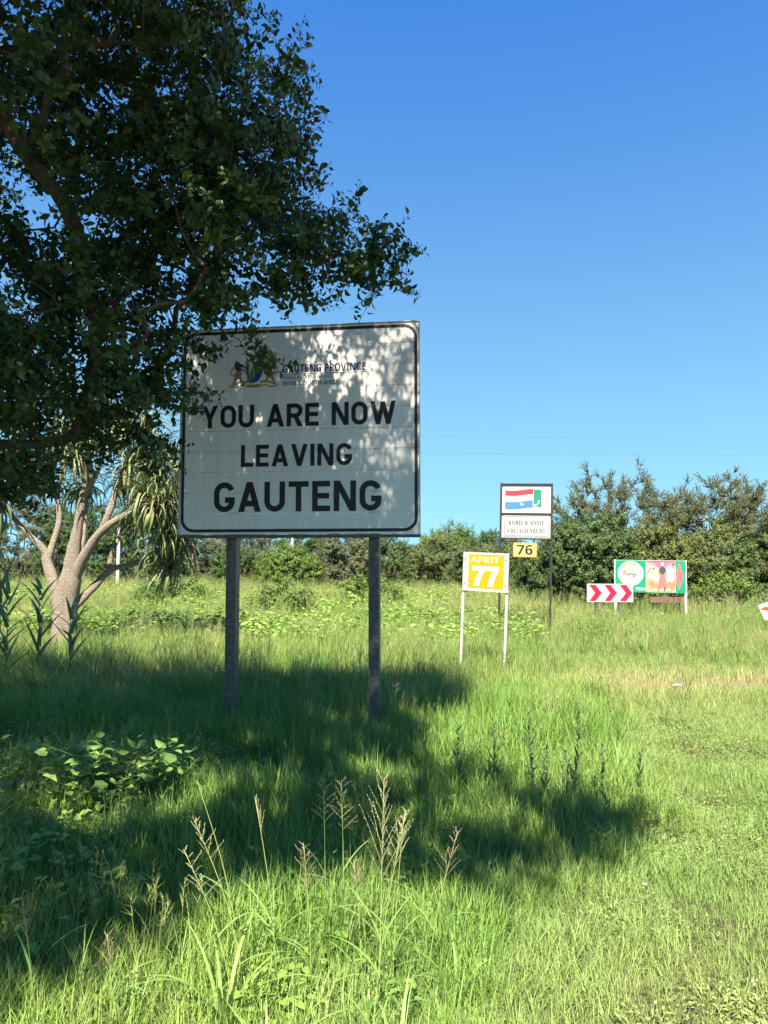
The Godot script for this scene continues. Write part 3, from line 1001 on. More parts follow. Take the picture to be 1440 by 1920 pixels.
func shade_tree() -> void:
	var g := RandomNumberGenerator.new()
	g.seed = 21
	var s := thing("shade_tree", "dark leafy broad-leaved tree overhanging the left side, its branches drooping before the big sign", "tree")
	var limbs := [
		[Vector3(-5.1, -0.1, -3.4), Vector3(-5.0, 1.4, -3.5), Vector3(-4.6, 2.8, -3.8)],
		[Vector3(-4.6, 2.8, -3.8), Vector3(-3.5, 4.3, -4.4), Vector3(-2.55, 5.05, -4.75), Vector3(-1.75, 4.88, -4.9), Vector3(-0.95, 4.4, -5.0), Vector3(-0.5, 3.85, -4.95)],
		[Vector3(-3.5, 4.3, -4.4), Vector3(-2.6, 4.93, -4.6), Vector3(-2.25, 4.80, -4.7), Vector3(-1.98, 4.50, -4.8), Vector3(-1.7, 3.9, -5.0), Vector3(-1.45, 3.2, -5.1)],
		[Vector3(-2.65, 4.85, -4.6), Vector3(-2.38, 4.3, -4.65), Vector3(-2.1, 3.9, -4.8), Vector3(-2.0, 3.2, -5.0), Vector3(-2.1, 2.6, -5.1)],
		[Vector3(-4.6, 2.8, -3.8), Vector3(-4.2, 4.5, -2.8), Vector3(-3.2, 6.0, -1.8), Vector3(-1.6, 6.0, -1.2)],
		[Vector3(-4.6, 2.8, -3.8), Vector3(-4.8, 4.5, -5.4), Vector3(-5.0, 5.6, -6.6)],
		[Vector3(-4.2, 4.5, -2.8), Vector3(-3.2, 6.3, -3.6), Vector3(-2.0, 6.7, -4.0), Vector3(-0.6, 6.5, -3.4)],
		[Vector3(-4.6, 2.8, -3.8), Vector3(-5.6, 4.4, -3.4), Vector3(-6.4, 5.6, -3.0)],
	]
	var blobs := [   # centre, radii, relative density
		[Vector3(-2.9, 4.9, -5.0), Vector3(1.9, 1.5, 1.5), 1.0],
		[Vector3(-1.45, 4.75, -5.1), Vector3(0.82, 1.15, 0.9), 2.0],
		[Vector3(-1.15, 4.05, -5.0), Vector3(0.70, 0.62, 0.7), 2.3],
		[Vector3(-0.72, 3.85, -4.95), Vector3(0.40, 0.34, 0.4), 2.2],
		[Vector3(-0.38, 3.68, -4.9), Vector3(0.30, 0.14, 0.2), 9.0],
		[Vector3(-0.14, 3.60, -4.9), Vector3(0.22, 0.09, 0.14), 20.0],
		[Vector3(-1.4, 3.62, -5.0), Vector3(0.58, 0.42, 0.6), 1.8],
		[Vector3(-1.0, 3.2, -5.0), Vector3(0.17, 0.26, 0.18), 5.5],
		[Vector3(-1.95, 3.1, -5.1), Vector3(0.5, 0.72, 0.7), 1.8],
		[Vector3(-1.9, 2.55, -5.1), Vector3(0.28, 0.38, 0.4), 2.2],
		[Vector3(-2.35, 3.0, -5.1), Vector3(0.8, 0.85, 0.8), 1.7],
		[Vector3(-2.9, 3.0, -5.2), Vector3(0.8, 0.85, 0.8), 1.5],
		[Vector3(-1.9, 6.5, -4.4), Vector3(1.7, 1.2, 1.6), 0.7],
		[Vector3(-0.4, 6.5, -3.3), Vector3(1.2, 0.95, 1.5), 0.55],
		[Vector3(-0.3, 7.3, -3.3), Vector3(1.0, 0.9, 1.3), 0.5],
		[Vector3(-1.6, 6.7, -2.4), Vector3(2.0, 1.3, 1.6), 1.5],
		[Vector3(-3.6, 6.5, -2.6), Vector3(2.0, 1.4, 1.8), 1.3],
		[Vector3(-2.2, 5.4, 0.7), Vector3(2.4, 1.2, 1.4), 2.0],
		[Vector3(-0.4, 5.6, -1.0), Vector3(1.9, 1.1, 1.8), 0.95],
		[Vector3(0.75, 5.3, -0.7), Vector3(0.9, 0.7, 0.8), 1.0],
		[Vector3(-2.9, 5.6, -1.4), Vector3(2.0, 1.4, 2.3), 1.4],
		[Vector3(-5.2, 5.4, -3.2), Vector3(2.4, 1.7, 2.6), 0.7],
		[Vector3(-5.4, 5.6, -5.8), Vector3(2.2, 1.6, 1.9), 0.6],
	]
	var pts := []
	for p in in_blobs(blobs, g, 18.0):
		var fall: float = p.y - 0.25
		var hit := Vector2(p.x + SUN_TRAVEL.x * fall, p.z + SUN_TRAVEL.z * fall)
		var low: bool = p.z < -3.6 and p.y < 5.3
		if Geometry2D.is_point_in_polygon(hit, shade_patch) or (low and g.randf() < 0.8):
			pts.append(p)
	var k := skeleton(limbs, pts, 0.17, 0.0030, 0.47)
	var bm := branch_meshes(k, 0.02)
	part("trunk", bm[0], M.bark, s)
	part("branches", bm[1], M.bark, s)
	var twigs := []
	for i in 5:
		twigs.append(leaf_twig(g, 19, 0.34, 0.062 + 0.004 * (i % 3), 0.042))
	var places := [[], [], [], [], []]
	var tints := [[], [], [], [], []]
	var pos: PackedVector3Array = k.pos
	var par: PackedInt32Array = k.parent
	var singles := []
	for t in k.tips:
		var i: int = t
		var steps := 0
		while i >= 0 and steps < 6 and k.heft[i] < 4:
			var along := (pos[i] - pos[maxi(par[i], 0)]).normalized()
			for n in 3 if steps else 5:
				var d := (along * g.randf_range(0.2, 1.0) + Vector3(g.randf_range(-1, 1), g.randf_range(-1.0, 0.5), g.randf_range(-1, 1))).normalized()
				var q := pos[i] + Vector3(g.randf_range(-1, 1), g.randf_range(-1, 1), g.randf_range(-1, 1)) * 0.04
				var fall := q.y + d.y * 0.2 - 0.25
				var hit := Vector2(q.x + d.x * 0.2 + SUN_TRAVEL.x * fall, q.z + d.z * 0.2 + SUN_TRAVEL.z * fall)
				if hit.distance_to(Vector2(-1.62, -4.75)) < 0.62 and noise_mid.get_noise_2d(hit.x * 5.0, hit.y * 5.0) > -0.3:
					continue   # a gap in the crown
				if hit.distance_to(Vector2(-0.02, -5.45)) < 0.24:
					continue
				if q.z > -4.3:   # sun flecks that reach the sign through the loose crown
					var run := (q.z + 7.0) / 0.82
					var sx := q.x + 0.15 * run
					var sy := q.y - run
					if sx > -2.1 and sx < 0.5 and sy > 1.7 and sy < 4.0 and noise_fine.get_noise_2d(sx * 1.6, sy * 1.3 + 7.0) > 0.12:
						continue
				var v := g.randi() % 5
				var c := Color(0.034, 0.084, 0.029).lerp(Color(0.062, 0.112, 0.035), g.randf())
				places[v].append(facing(q, d, g.randf() * TAU, g.randf_range(0.75, 1.15)))
				tints[v].append(c)
				if q.x > -1.7 and q.z < -4.0 and q.y < 4.0:
					singles.append([q + d * 0.22, d, c])
			i = par[i]
			steps += 1
	for v in 5:
		swarm("foliage", twigs[v], M.leaf, places[v], tints[v], s)
	# the leaves that show largest, on the drooping ends before the sign
	var kinds := []
	for i in 6:
		var st := begin(true)
		add_leaf(st, Vector3.ZERO, Vector3(0, 1, 0), Vector3(0, 0, 1), g.randf_range(0.07, 0.088), g.randf_range(0.046, 0.056), g.randf_range(0.05, 0.35))
		kinds.append(done(st))
	var shades := []
	for c in [Color(0.05, 0.09, 0.03), Color(0.07, 0.115, 0.035), Color(0.10, 0.13, 0.04), Color(0.24, 0.21, 0.04)]:
		var m := leafy(c.r, c.g, c.b, 0.42, 0.22)
		m.vertex_color_use_as_albedo = false
		shades.append(m)
	for i in mini(260, singles.size()):
		var q: Array = singles[(i * 37) % singles.size()]
		var d: Vector3 = (q[1] * 0.5 + Vector3(g.randf_range(-1, 1), g.randf_range(-1.2, 0.2), g.randf_range(-1, 1))).normalized()
		var o := part("leaf", kinds[i % 6], shades[g.randi() % 3 if g.randf() < 0.96 else 3], s)
		o.transform = facing(q[0] - d * 0.02, d, g.randf() * TAU, 1.0)


func strap_leaf_tree() -> void:
	var g := RandomNumberGenerator.new()
	g.seed = 5
	var s := thing("strap_leaf_tree", "pale thick-trunked forking tree with drooping strap leaves, in grass left of the big sign", "tree", Vector3(-5.72, 0, -13.3))
	var o := Vector3(5.72, 0, 13.3)
	var st := begin(true)
	# trunk and its limbs, thick to thin
	var lines := [
		[[Vector3(-5.70, -0.1, -13.3), Vector3(-5.68, 0.35, -13.3), Vector3(-5.66, 0.8, -13.3), Vector3(-5.60, 1.25, -13.28), Vector3(-5.55, 1.7, -13.25), Vector3(-5.47, 2.2, -13.22), Vector3(-5.40, 2.7, -13.2), Vector3(-5.30, 3.2, -13.15), Vector3(-5.32, 3.9, -13.1)], [0.36, 0.30, 0.275, 0.26, 0.20, 0.13, 0.11, 0.09, 0.06]],
		[[Vector3(-5.78, 0.7, -13.3), Vector3(-5.92, 1.15, -13.35), Vector3(-6.08, 1.55, -13.4), Vector3(-6.13, 1.75, -13.4), Vector3(-6.45, 2.1, -13.3), Vector3(-6.75, 2.5, -13.2), Vector3(-6.95, 2.95, -13.1)], [0.17, 0.17, 0.14, 0.11, 0.08, 0.065, 0.05]],
		[[Vector3(-6.08, 1.6, -13.4), Vector3(-6.02, 1.95, -13.5), Vector3(-5.98, 2.35, -13.6), Vector3(-6.1, 2.8, -13.7), Vector3(-6.3, 3.2, -13.8)], [0.11, 0.085, 0.08, 0.07, 0.05]],
		[[Vector3(-5.6, 1.2, -13.35), Vector3(-5.63, 1.8, -13.75), Vector3(-5.72, 2.4, -14.1), Vector3(-5.8, 3.1, -14.3)], [0.15, 0.11, 0.09, 0.06]],
		[[Vector3(-5.58, 1.05, -13.3), Vector3(-5.46, 1.42, -13.24), Vector3(-5.22, 1.80, -13.12), Vector3(-4.95, 2.12, -13.0), Vector3(-4.55, 2.38, -12.95), Vector3(-4.05, 2.55, -12.9), Vector3(-3.8, 2.75, -12.9)], [0.17, 0.165, 0.14, 0.112, 0.09, 0.07, 0.05]],
		[[Vector3(-4.98, 2.08, -13.0), Vector3(-4.82, 2.5, -13.0), Vector3(-4.75, 2.9, -13.1), Vector3(-4.55, 3.4, -13.1)], [0.10, 0.09, 0.075, 0.05]],
		[[Vector3(-5.36, 2.75, -13.2), Vector3(-5.1, 3.1, -13.0), Vector3(-4.95, 3.5, -12.9), Vector3(-4.9, 3.9, -12.9)], [0.08, 0.065, 0.06, 0.045]],
		[[Vector3(-5.55, 0.75, -13.35), Vector3(-5.25, 1.12, -13.5), Vector3(-4.98, 1.42, -13.55), Vector3(-4.6, 1.53, -13.6), Vector3(-4.2, 1.66, -13.6), Vector3(-4.0, 1.85, -13.6)], [0.13, 0.11, 0.09, 0.075, 0.06, 0.05]],
		[[Vector3(-5.02, 1.40, -13.55), Vector3(-4.98, 1.75, -13.6), Vector3(-4.9, 2.1, -13.8), Vector3(-4.7, 2.5, -13.9)], [0.075, 0.065, 0.055, 0.05]],
		[[Vector3(-4.55, 2.38, -12.95), Vector3(-4.35, 2.75, -13.2), Vector3(-4.2, 3.15, -13.3)], [0.075, 0.06, 0.05]],
		[[Vector3(-6.1, 2.8, -13.7), Vector3(-5.9, 3.2, -13.5), Vector3(-5.85, 3.7, -13.4)], [0.06, 0.055, 0.045]],
	]
	for l in lines:
		var pts := []
		var rad := []
		var n: int = l[0].size()
		for i in n - 1:
			for q in 4:
				var t := q / 4.0
				var p: Vector3 = l[0][i].cubic_interpolate(l[0][i + 1], l[0][maxi(i - 1, 0)], l[0][mini(i + 2, n - 1)], t) + o
				pts.append(p)
				rad.append(lerpf(l[1][i], l[1][i + 1], t) * (0.72 if l == lines[0] and p.y < 1.3 else 0.64) * (1.0 + 0.05 * sin(p.y * 23.0 + i)))
		pts.append(l[0][-1] + o)
		rad.append(l[1][-1] * 0.64)
		var tube := begin(true)
		add_tube(tube, pts, rad, 14)
		part("trunk" if l == lines[0] else "limb", done(tube), M.pale_bark, s)
	# rosettes of long recurved leaves
	var rosettes := []
	for v in 4:
		var r := begin(true)
		for i in 46:
			var a := i * 2.4 + g.randf_range(-0.3, 0.3)
			var lift := lerpf(1.25, -0.7, i / 45.0) + g.randf_range(-0.2, 0.2)
			var l := g.randf_range(0.5, 0.82)
			var w := g.randf_range(0.038, 0.056)
			var dir := Vector3(cos(a), 0, sin(a))
			var side := Vector3(-sin(a), 0, cos(a))
			var p := dir * 0.03 + Vector3(0, -0.006 * i, 0)
			var ang := lift
			var prev := []
			for q in 6:
				var t := q / 5.0
				var ww := w * (1.0 - t * t * 0.97) * 0.5
				var cur := [p + side * ww + Vector3(0, ww * 0.5, 0), p - Vector3(0, ww * 0.2, 0), p - side * ww + Vector3(0, ww * 0.5, 0)]
				if q:
					r.set_color(Color(1, 1, 1))
					quad(r, prev[1], cur[1], cur[0], prev[0])
					quad(r, prev[2], cur[2], cur[1], prev[1])
				prev = cur
				p += (dir * cos(ang) + Vector3(0, sin(ang), 0)) * l / 5.0
				ang -= g.randf_range(0.28, 0.62)
		rosettes.append(done(r))
	var greens := []
	for c in [Color(0.135, 0.18, 0.07), Color(0.17, 0.215, 0.085), Color(0.105, 0.155, 0.065)]:
		var m := leafy(c.r, c.g, c.b, 0.45, 0.25)
		m.vertex_color_use_as_albedo = false
		greens.append(m)
	var dead := leafy(0.20, 0.12, 0.06, 0.9, 0.1)
	dead.vertex_color_use_as_albedo = false
	var heads := [Vector3(-6.95, 3.0, -13.1), Vector3(-6.3, 3.25, -13.8), Vector3(-5.8, 3.15, -14.3), Vector3(-3.8, 2.8, -12.9), Vector3(-4.55, 3.45, -13.1), Vector3(-4.9, 3.95, -12.9), Vector3(-5.32, 3.95, -13.1), Vector3(-4.0, 1.95, -13.6), Vector3(-4.7, 2.55, -13.9), Vector3(-4.2, 3.2, -13.3), Vector3(-5.85, 3.75, -13.4),
		Vector3(-4.0, 3.35, -13.0), Vector3(-3.72, 3.1, -13.2), Vector3(-4.35, 3.65, -13.3), Vector3(-4.6, 4.1, -13.0), Vector3(-3.85, 2.4, -13.3), Vector3(-6.6, 3.5, -13.3), Vector3(-6.75, 2.75, -12.9), Vector3(-5.1, 4.4, -13.3), Vector3(-5.6, 4.3, -13.2), Vector3(-6.1, 4.0, -13.5), Vector3(-4.95, 3.2, -13.9), Vector3(-3.75, 2.15, -13.8), Vector3(-6.4, 3.9, -13.0), Vector3(-5.3, 3.5, -12.6), Vector3(-4.15, 2.95, -12.7), Vector3(-7.3, 3.1, -13.3), Vector3(-7.15, 3.6, -13.6), Vector3(-3.65, 2.65, -13.4), Vector3(-4.05, 3.75, -13.5), Vector3(-3.95, 2.7, -12.6), Vector3(-4.4, 2.6, -13.8), Vector3(-3.9, 2.25, -13.1), Vector3(-4.3, 4.1, -13.2), Vector3(-3.7, 3.45, -13.6), Vector3(-3.85, 1.7, -13.4)]
	for i in heads.size():
		var d := Vector3(g.randf_range(-0.3, 0.3), 1, g.randf_range(-0.3, 0.3))
		var ro := part("leaf_rosette", rosettes[i % 4], greens[g.randi() % 3], s)
		ro.transform = facing(heads[i] + o, d, g.randf() * TAU, g.randf_range(0.85, 1.1))
		var sk := part("dry_leaves", rosettes[(i + 1) % 4], dead, s)
		sk.transform = facing(heads[i] + o - Vector3(0, 0.16, 0), d, g.randf() * TAU, 0.5)
		if i > 10:   # a short branch carries it
			var near: Vector3 = lines[0][0][6]
			for l in lines:
				for q in l[0]:
					if q.distance_to(heads[i]) < near.distance_to(heads[i]) and q.y < heads[i].y:
						near = q
			var tw := begin(true)
			add_tube(tw, [near + o, near.lerp(heads[i], 0.5) + o - Vector3(0, 0.05, 0), heads[i] + o], [0.045, 0.04, 0.035], 8)
			part("limb", done(tw), M.pale_bark, s)


func background_trees() -> void:
	var g := RandomNumberGenerator.new()
	g.seed = 77
	var sprays := []
	for i in 3:
		sprays.append(fine_spray(g, 3, 0.42, 0.05, 24))
	var soft := []
	for i in 3:
		soft.append(leaf_twig(g, 26, 0.55, 0.10, 0.06, 0.9))
	# kind, name, label, x, z, height, width, colours
	var olive := [Color(0.095, 0.135, 0.046), Color(0.172, 0.210, 0.070)]
	var grey := [Color(0.100, 0.122, 0.055), Color(0.170, 0.188, 0.088)]
	var bright := [Color(0.102, 0.180, 0.036), Color(0.180, 0.264, 0.054)]
	var deep := [Color(0.060, 0.112, 0.036), Color(0.122, 0.185, 0.055)]
	var gold := [Color(0.115, 0.160, 0.045), Color(0.195, 0.225, 0.060)]
	var list := [
		["thorn", "thorn_tree", "grey-green thorn tree with open upright sprays, behind and left of the green billboard", 10.4, -32.0, 5.8, 6.8, grey],
		["thorn", "thorn_tree", "tallest thorn tree, with a leaning trunk, behind the right end of the green billboard", 13.6, -29.5, 5.8, 5.8, grey],
		["thorn", "thorn_tree", "thin airy thorn tree at the right edge showing sky through its branches", 17.0, -32.0, 5.3, 5.0, grey],
		["soft", "shrub", "full olive-green shrub right beside the tall name board", 7.5, -26.8, 4.05, 3.6, deep],
		["soft", "shrub", "yellowish shrub low behind the green billboard, below the thorn trees", 9.9, -27.2, 3.1, 3.4, gold],
		["soft", "shrub", "dense dark green shrub at the right edge behind the hazard plate", 14.4, -27.4, 3.2, 4.0, deep],
		["soft", "shrub", "dark tangled shrub between the green billboard and the leaning thorn tree", 12.0, -27.4, 3.3, 3.2, olive],
		["soft", "shrub", "small pale shrub in the grass just right of the green billboard", 11.8, -25.4, 1.25, 2.0, bright],
		["soft", "shrub", "dark shrub behind the chevron board and the tall name board's right post", 6.9, -29.0, 2.9, 3.4, deep],
		["soft", "mound_tree", "bright green rounded tree standing on the skyline right of the big sign", 4.2, -48.0, 4.75, 4.8, bright],
		["soft", "mound_tree", "deep green tree on the skyline just left of the tall name board", 7.0, -46.0, 4.0, 4.0, deep],
		["soft", "shrub", "olive bush in front of the rounded skyline tree, behind the yellow AFRIT sign", 3.2, -41.0, 3.15, 4.2, olive],
		["soft", "shrub", "dull olive bush seen below the big sign, left of its right post", -2.1, -40.0, 3.7, 3.6, grey],
		["soft", "shrub", "bright yellow-green bush seen below the big sign near the middle", -4.9, -38.5, 2.5, 3.2, bright],
		["soft", "shrub", "dark green bush seen below the big sign, just right of its left post", -8.0, -42.0, 2.7, 3.4, deep],
		["soft", "shrub", "low pale bush just left of the big sign's left post", -11.4, -46.0, 3.2, 4.6, grey],
		["soft", "shrub", "dark bush behind the strap-leaved tree's right limbs", -13.6, -41.0, 5.3, 4.8, deep],
		["soft", "shrub", "dark tall bush behind the trunk of the strap-leaved tree", -17.0, -42.0, 6.6, 5.6, deep],
		["soft", "shrub", "greyish tangled bush at the left edge behind the strap-leaved tree", -20.6, -42.0, 6.0, 5.4, grey],
		["soft", "shrub", "green bush behind the foot of the tall name board", 5.6, -37.0, 2.9, 4.4, olive],
		["soft", "shrub", "dark bush directly behind the big sign's right post", 0.2, -43.0, 3.4, 4.0, deep],
		["soft", "shrub", "far dark bush closing the gap under the big sign's middle", -5.6, -50.0, 4.0, 5.4, deep],
		["soft", "weed_bush", "low bright leafy weed bush in the field, right behind the big sign's right post", -0.55, -25.0, 1.0, 1.9, bright],
		["soft", "weed_bush", "low bright leafy weed bush in the field, midway between the big sign's posts", -3.0, -21.5, 0.75, 1.5, bright],
		["soft", "weed_bush", "low leafy weed bush in the field, between the strap-leaved tree and the left post", -6.9, -24.0, 0.85, 2.0, bright],
		["thorn", "thorn_tree", "far thorn tree behind the bushes under the big sign's left half", -10.0, -53.0, 4.6, 6.0, grey],
		["soft", "shrub", "green shrub beyond the right edge, behind the airy thorn tree", 18.6, -29.5, 3.6, 4.6, deep],
		["soft", "shrub", "green bush far left, beyond the reeds", -24.5, -40.0, 4.6, 5.0, olive],
		["soft", "shrub", "low green bush on the skyline between name board and thorn trees", 11.2, -41.0, 3.8, 5.4, deep],
		["soft", "shrub", "dark bush on the skyline behind the right-hand thorn trees", 20.0, -40.0, 4.2, 6.0, deep],
	]
	for e in list:
		var h: float = e[5]
		var w: float = e[6]
		var s := thing(e[1], e[2], "tree" if e[1].ends_with("tree") else "weed" if e[1] == "weed_bush" else "shrub", Vector3(e[3], 0, e[4]), Vector3.ZERO, "thorn trees along the verge" if e[0] == "thorn" else "weed bushes in the field" if h < 1.1 else "bushes along the field edge")
		var thorn: bool = e[0] == "thorn"
		var stems := []
		var nst := 3 if thorn else 5
		for i in nst:
			var a := TAU * i / nst + g.randf_range(-0.5, 0.5)
			var out := Vector3(cos(a), 0, sin(a))
			if thorn:
				stems.append([Vector3(0, -0.1, 0), out * 0.08 * w + Vector3(g.randf_range(-0.3, 0.3), h * 0.28, 0), out * 0.22 * w + Vector3(g.randf_range(-0.3, 0.3), h * 0.58, 0)])
			else:
				stems.append([Vector3(out.x * 0.1, -0.1, out.z * 0.1), out * w * 0.14 + Vector3(0, h * 0.3, 0), out * w * 0.26 + Vector3(0, h * 0.6, 0)])
		var blobs := []
		if thorn:
			blobs.append([Vector3(0, h * 0.45, 0), Vector3(w * 0.34, h * 0.26, w * 0.34), 0.45])
			blobs.append([Vector3(0, h * 0.25, 0), Vector3(w * 0.40, h * 0.2, w * 0.40), 0.4])
		else:
			blobs.append([Vector3(0, h * 0.42, 0), Vector3(w * 0.46, h * 0.42, w * 0.46), 0.8])
			for i in 8:
				var a := g.randf() * TAU
				var rr := sqrt(g.randf()) * w * 0.40
				var top := h * (0.88 - 0.45 * pow(rr / (w * 0.45), 2.0))
				blobs.append([Vector3(cos(a) * rr, top * g.randf_range(0.7, 1.0), sin(a) * rr), Vector3(w * 0.15, h * 0.12, w * 0.15), 1.6])
			for i in 6:
				var a := TAU * i / 6 + g.randf_range(-0.3, 0.3)
				blobs.append([Vector3(cos(a) * w * 0.38, h * 0.2, sin(a) * w * 0.38), Vector3(w * 0.16, h * 0.19, w * 0.16), 1.2])
		var pts := in_blobs(blobs, g, (480.0 if thorn else 400.0 if h > 1.5 else 90.0) / (w * w * h))
		if thorn:   # long branches fanning up and out, leafy along their outer half
			for i in 62:
				var a := i * 2.4 + g.randf_range(-0.3, 0.3)
				var lift := g.randf_range(0.12, 1.4)
				var from := Vector3(cos(a) * 0.06 * w, h * g.randf_range(0.22, 0.4), sin(a) * 0.06 * w)
				var dir := Vector3(cos(a) * cos(lift), sin(lift), sin(a) * cos(lift))
				var reach := 1.0 / sqrt(pow(cos(lift) / (w * 0.56), 2.0) + pow(sin(lift) / (h * 0.66), 2.0)) * g.randf_range(0.66, 0.98)
				reach = minf(reach, (h * 1.02 - from.y) / (sin(lift) + 0.10))
				var t := 0.45
				while t < 1.0:
					pts.append(from + dir * reach * t + Vector3(0, 0.10 * reach * t * t, 0) + Vector3(g.randf_range(-1, 1), g.randf_range(-1, 1), g.randf_range(-1, 1)) * 0.24)
					t += 0.30 / reach
		var k := skeleton(stems, pts, 0.3, 0.007 if thorn else 0.006, 0.5)
		var bm := branch_meshes(k, 0.035)
		part("trunk", bm[0], M.far_bark, s)
		part("branches", bm[1], M.far_bark, s)
		var places := [[], [], []]
		var tints := [[], [], []]
		var pos: PackedVector3Array = k.pos
		var par: PackedInt32Array = k.parent
		for t in k.tips:
			var i: int = t
			var steps := 0
			var c0: Color = e[7][0].lerp(e[7][1], g.randf())
			while i >= 0 and steps < 3 and k.heft[i] < 5:
				var along := (pos[i] - pos[maxi(par[i], 0)]).normalized()
				for n in 3 if thorn else 5:
					var radial := Vector3(pos[i].x, 0, pos[i].z).normalized()
					var d := along * 0.7 + radial * 0.3 + Vector3(g.randf_range(-0.8, 0.8), g.randf_range(-0.2, 1.0) if thorn else g.randf_range(-0.5, 0.7), g.randf_range(-0.8, 0.8))
					var v := g.randi() % 3
					places[v].append(facing(pos[i] + Vector3(g.randf_range(-1, 1), g.randf_range(-1, 1), g.randf_range(-1, 1)) * 0.10, d, g.randf() * TAU, g.randf_range(0.7, 1.15)))
					tints[v].append(c0.lerp(e[7][0].lerp(e[7][1], g.randf()), 0.4))
				i = par[i]
				steps += 1
		for v in 3:
			swarm("foliage", sprays[v] if thorn else soft[v], M.far_leaf, places[v], tints[v], s)


# ------------------------------------------------------------------ ground, grass, weeds
func height_at(x: float, z: float) -> float:
	return 0.05 * noise_low.get_noise_2d(x, z) + 0.018 * noise_mid.get_noise_2d(x * 1.6, z * 1.6)


func straw_amount(x: float, z: float) -> float:   # dry flattened grass on the right
	var zz := -z
	var line := 1.0 - absf(zz - (10.0 + 0.10 * (x - 3.5))) / 1.2
	var along := smoothstep(1.6, 3.0, x)
	return clampf(line * along * 1.5 + 0.35 * noise_mid.get_noise_2d(x, z) - 0.1, 0.0, 1.0)


func bare_amount(x: float, z: float) -> float:   # sandy track at the right edge
	var zz := -z
	var edge := 6.5 + 0.09 * (zz - 8.0) * (zz - 8.0) * (1.0 if zz < 8.0 else 0.22)
	return clampf((x - edge) / 0.9 + 0.6 * noise_mid.get_noise_2d(x * 0.8, z * 0.8), 0.0, 1.0) * (1.0 - smoothstep(17.0, 20.0, zz))


func ground() -> void:
	var st := begin(true)
	var cols := []
	var xs := []
	for i in range(-70, 71):
		var t := i / 70.0
		xs.append(t * 14.0 + signf(t) * pow(absf(t), 6.0) * 500.0)
	var zs := []
	for i in 151:
		var t := i / 150.0
		zs.append(3.0 - t * 40.0 - pow(t, 8.0) * 700.0 if i else 300.0)
	var soil := Color(0.070, 0.072, 0.034)
	var tan_ := Color(0.36, 0.29, 0.16)
	var sand := Color(0.50, 0.33, 0.20)
	for z in zs:
		var row := []
		for x in xs:
			var c := soil.lerp(Color(0.11, 0.115, 0.045), 0.5 + 0.5 * noise_mid.get_noise_2d(x, z))
			c = c.lerp(tan_, 0.6 * straw_amount(x, z)).lerp(sand, bare_amount(x, z))
			row.append([Vector3(x, height_at(x, z) if absf(x) < 60 and z > -80 else 0.0, z), c])
		cols.append(row)
	for j in zs.size() - 1:
		for i in xs.size() - 1:
			for q in [[j, i], [j + 1, i + 1], [j, i + 1], [j, i], [j + 1, i], [j + 1, i + 1]]:
				st.set_color(cols[q[0]][q[1]][1])
				st.add_vertex(cols[q[0]][q[1]][0])
	st.index()
	st.generate_normals()
	var o := part("ground", st.commit(), M.soil, self)
	tag(o, "earth of the verge and field under the grass, sandy at the right edge", "ground", "", "structure")


func add_blade(st: SurfaceTool, base: Vector3, a: float, l: float, w: float, lean: float, curl: float, segs := 4, c := Color.WHITE) -> void:
	var dir := Vector3(cos(a), 0, sin(a))
	var side := Vector3(-sin(a), 0, cos(a))
	var p := base
	var ang := PI / 2 - lean
	var prev := []
	for q in segs + 1:
		var t := float(q) / segs
		var ww := w * 0.5 * (1.0 - pow(t, 2.2))
		var cur := [p + side * ww, p - side * ww]
		if q:
			st.set_color(c)
			if q < segs:
				quad(st, prev[1], cur[1], cur[0], prev[0])
			else:
				tri(st, prev[1], p, prev[0])
		prev = cur
		p += (dir * cos(ang) + Vector3(0, sin(ang), 0)) * l / segs
		ang -= curl / segs


func tuft(g: RandomNumberGenerator, n: int, l: float, w: float, radius: float, lean: float, curl: float, dry := 0.06, segs := 4) -> ArrayMesh:
	var st := begin(true)
	for i in n:
		var r := sqrt(g.randf()) * radius
		var b := g.randf() * TAU
		var c := Color(1, 1, 1) * g.randf_range(0.75, 1.2)
		if g.randf() < dry:
			c = Color(1.85, 1.4, 1.2)
		add_blade(st, Vector3(cos(b) * r, -0.03, sin(b) * r), g.randf() * TAU, l * g.randf_range(0.45, 1.0), w * g.randf_range(0.6, 1.15), absf(g.randfn(0, 1)) * lean, g.randf_range(0.1, 1.0) * curl, segs, c)
	return done(st)


# stems with a loose airy seed head
func seed_tuft(g: RandomNumberGenerator, n: int, l: float, radius: float) -> ArrayMesh:
	var st := begin(true)
	for i in n:
		var r := sqrt(g.randf()) * radius
		var b := g.randf() * TAU
		var at := Vector3(cos(b) * r, 0, sin(b) * r)
		var len_ := l * g.randf_range(0.6, 1.0)
		var d := (Vector3(0, 1, 0) + Vector3(g.randf_range(-1, 1), 0, g.randf_range(-1, 1)) * 0.16).normalized()
		st.set_color(Color(1, 1, 1))
		add_tube(st, [at, at + d * len_ * 0.5, at + d * len_ + Vector3(d.x, 0, d.z) * 0.1 * len_], [0.0016, 0.0013, 0.0006], 3, false)
		st.set_color(Color(1.3, 1.0, 1.05))
		for k in 9:
			var t := g.randf_range(0.72, 1.0)
			var p := at + d * len_ * t
			var o := Vector3(g.randf_range(-1, 1), g.randf_range(0.2, 1.3), g.randf_range(-1, 1)).normalized() * l * 0.085 * (1.25 - t) * 2.6
			var sd := o.cross(Vector3(0.3, 0.1, 1)).normalized() * 0.0028
			tri(st, p - sd * 0.4, p + o, p + sd)
		for k in 2:
			add_blade(st, at + d * len_ * g.randf_range(0.1, 0.45), g.randf() * TAU, l * 0.38, 0.005, 0.35, 0.9, 3)
	return done(st)


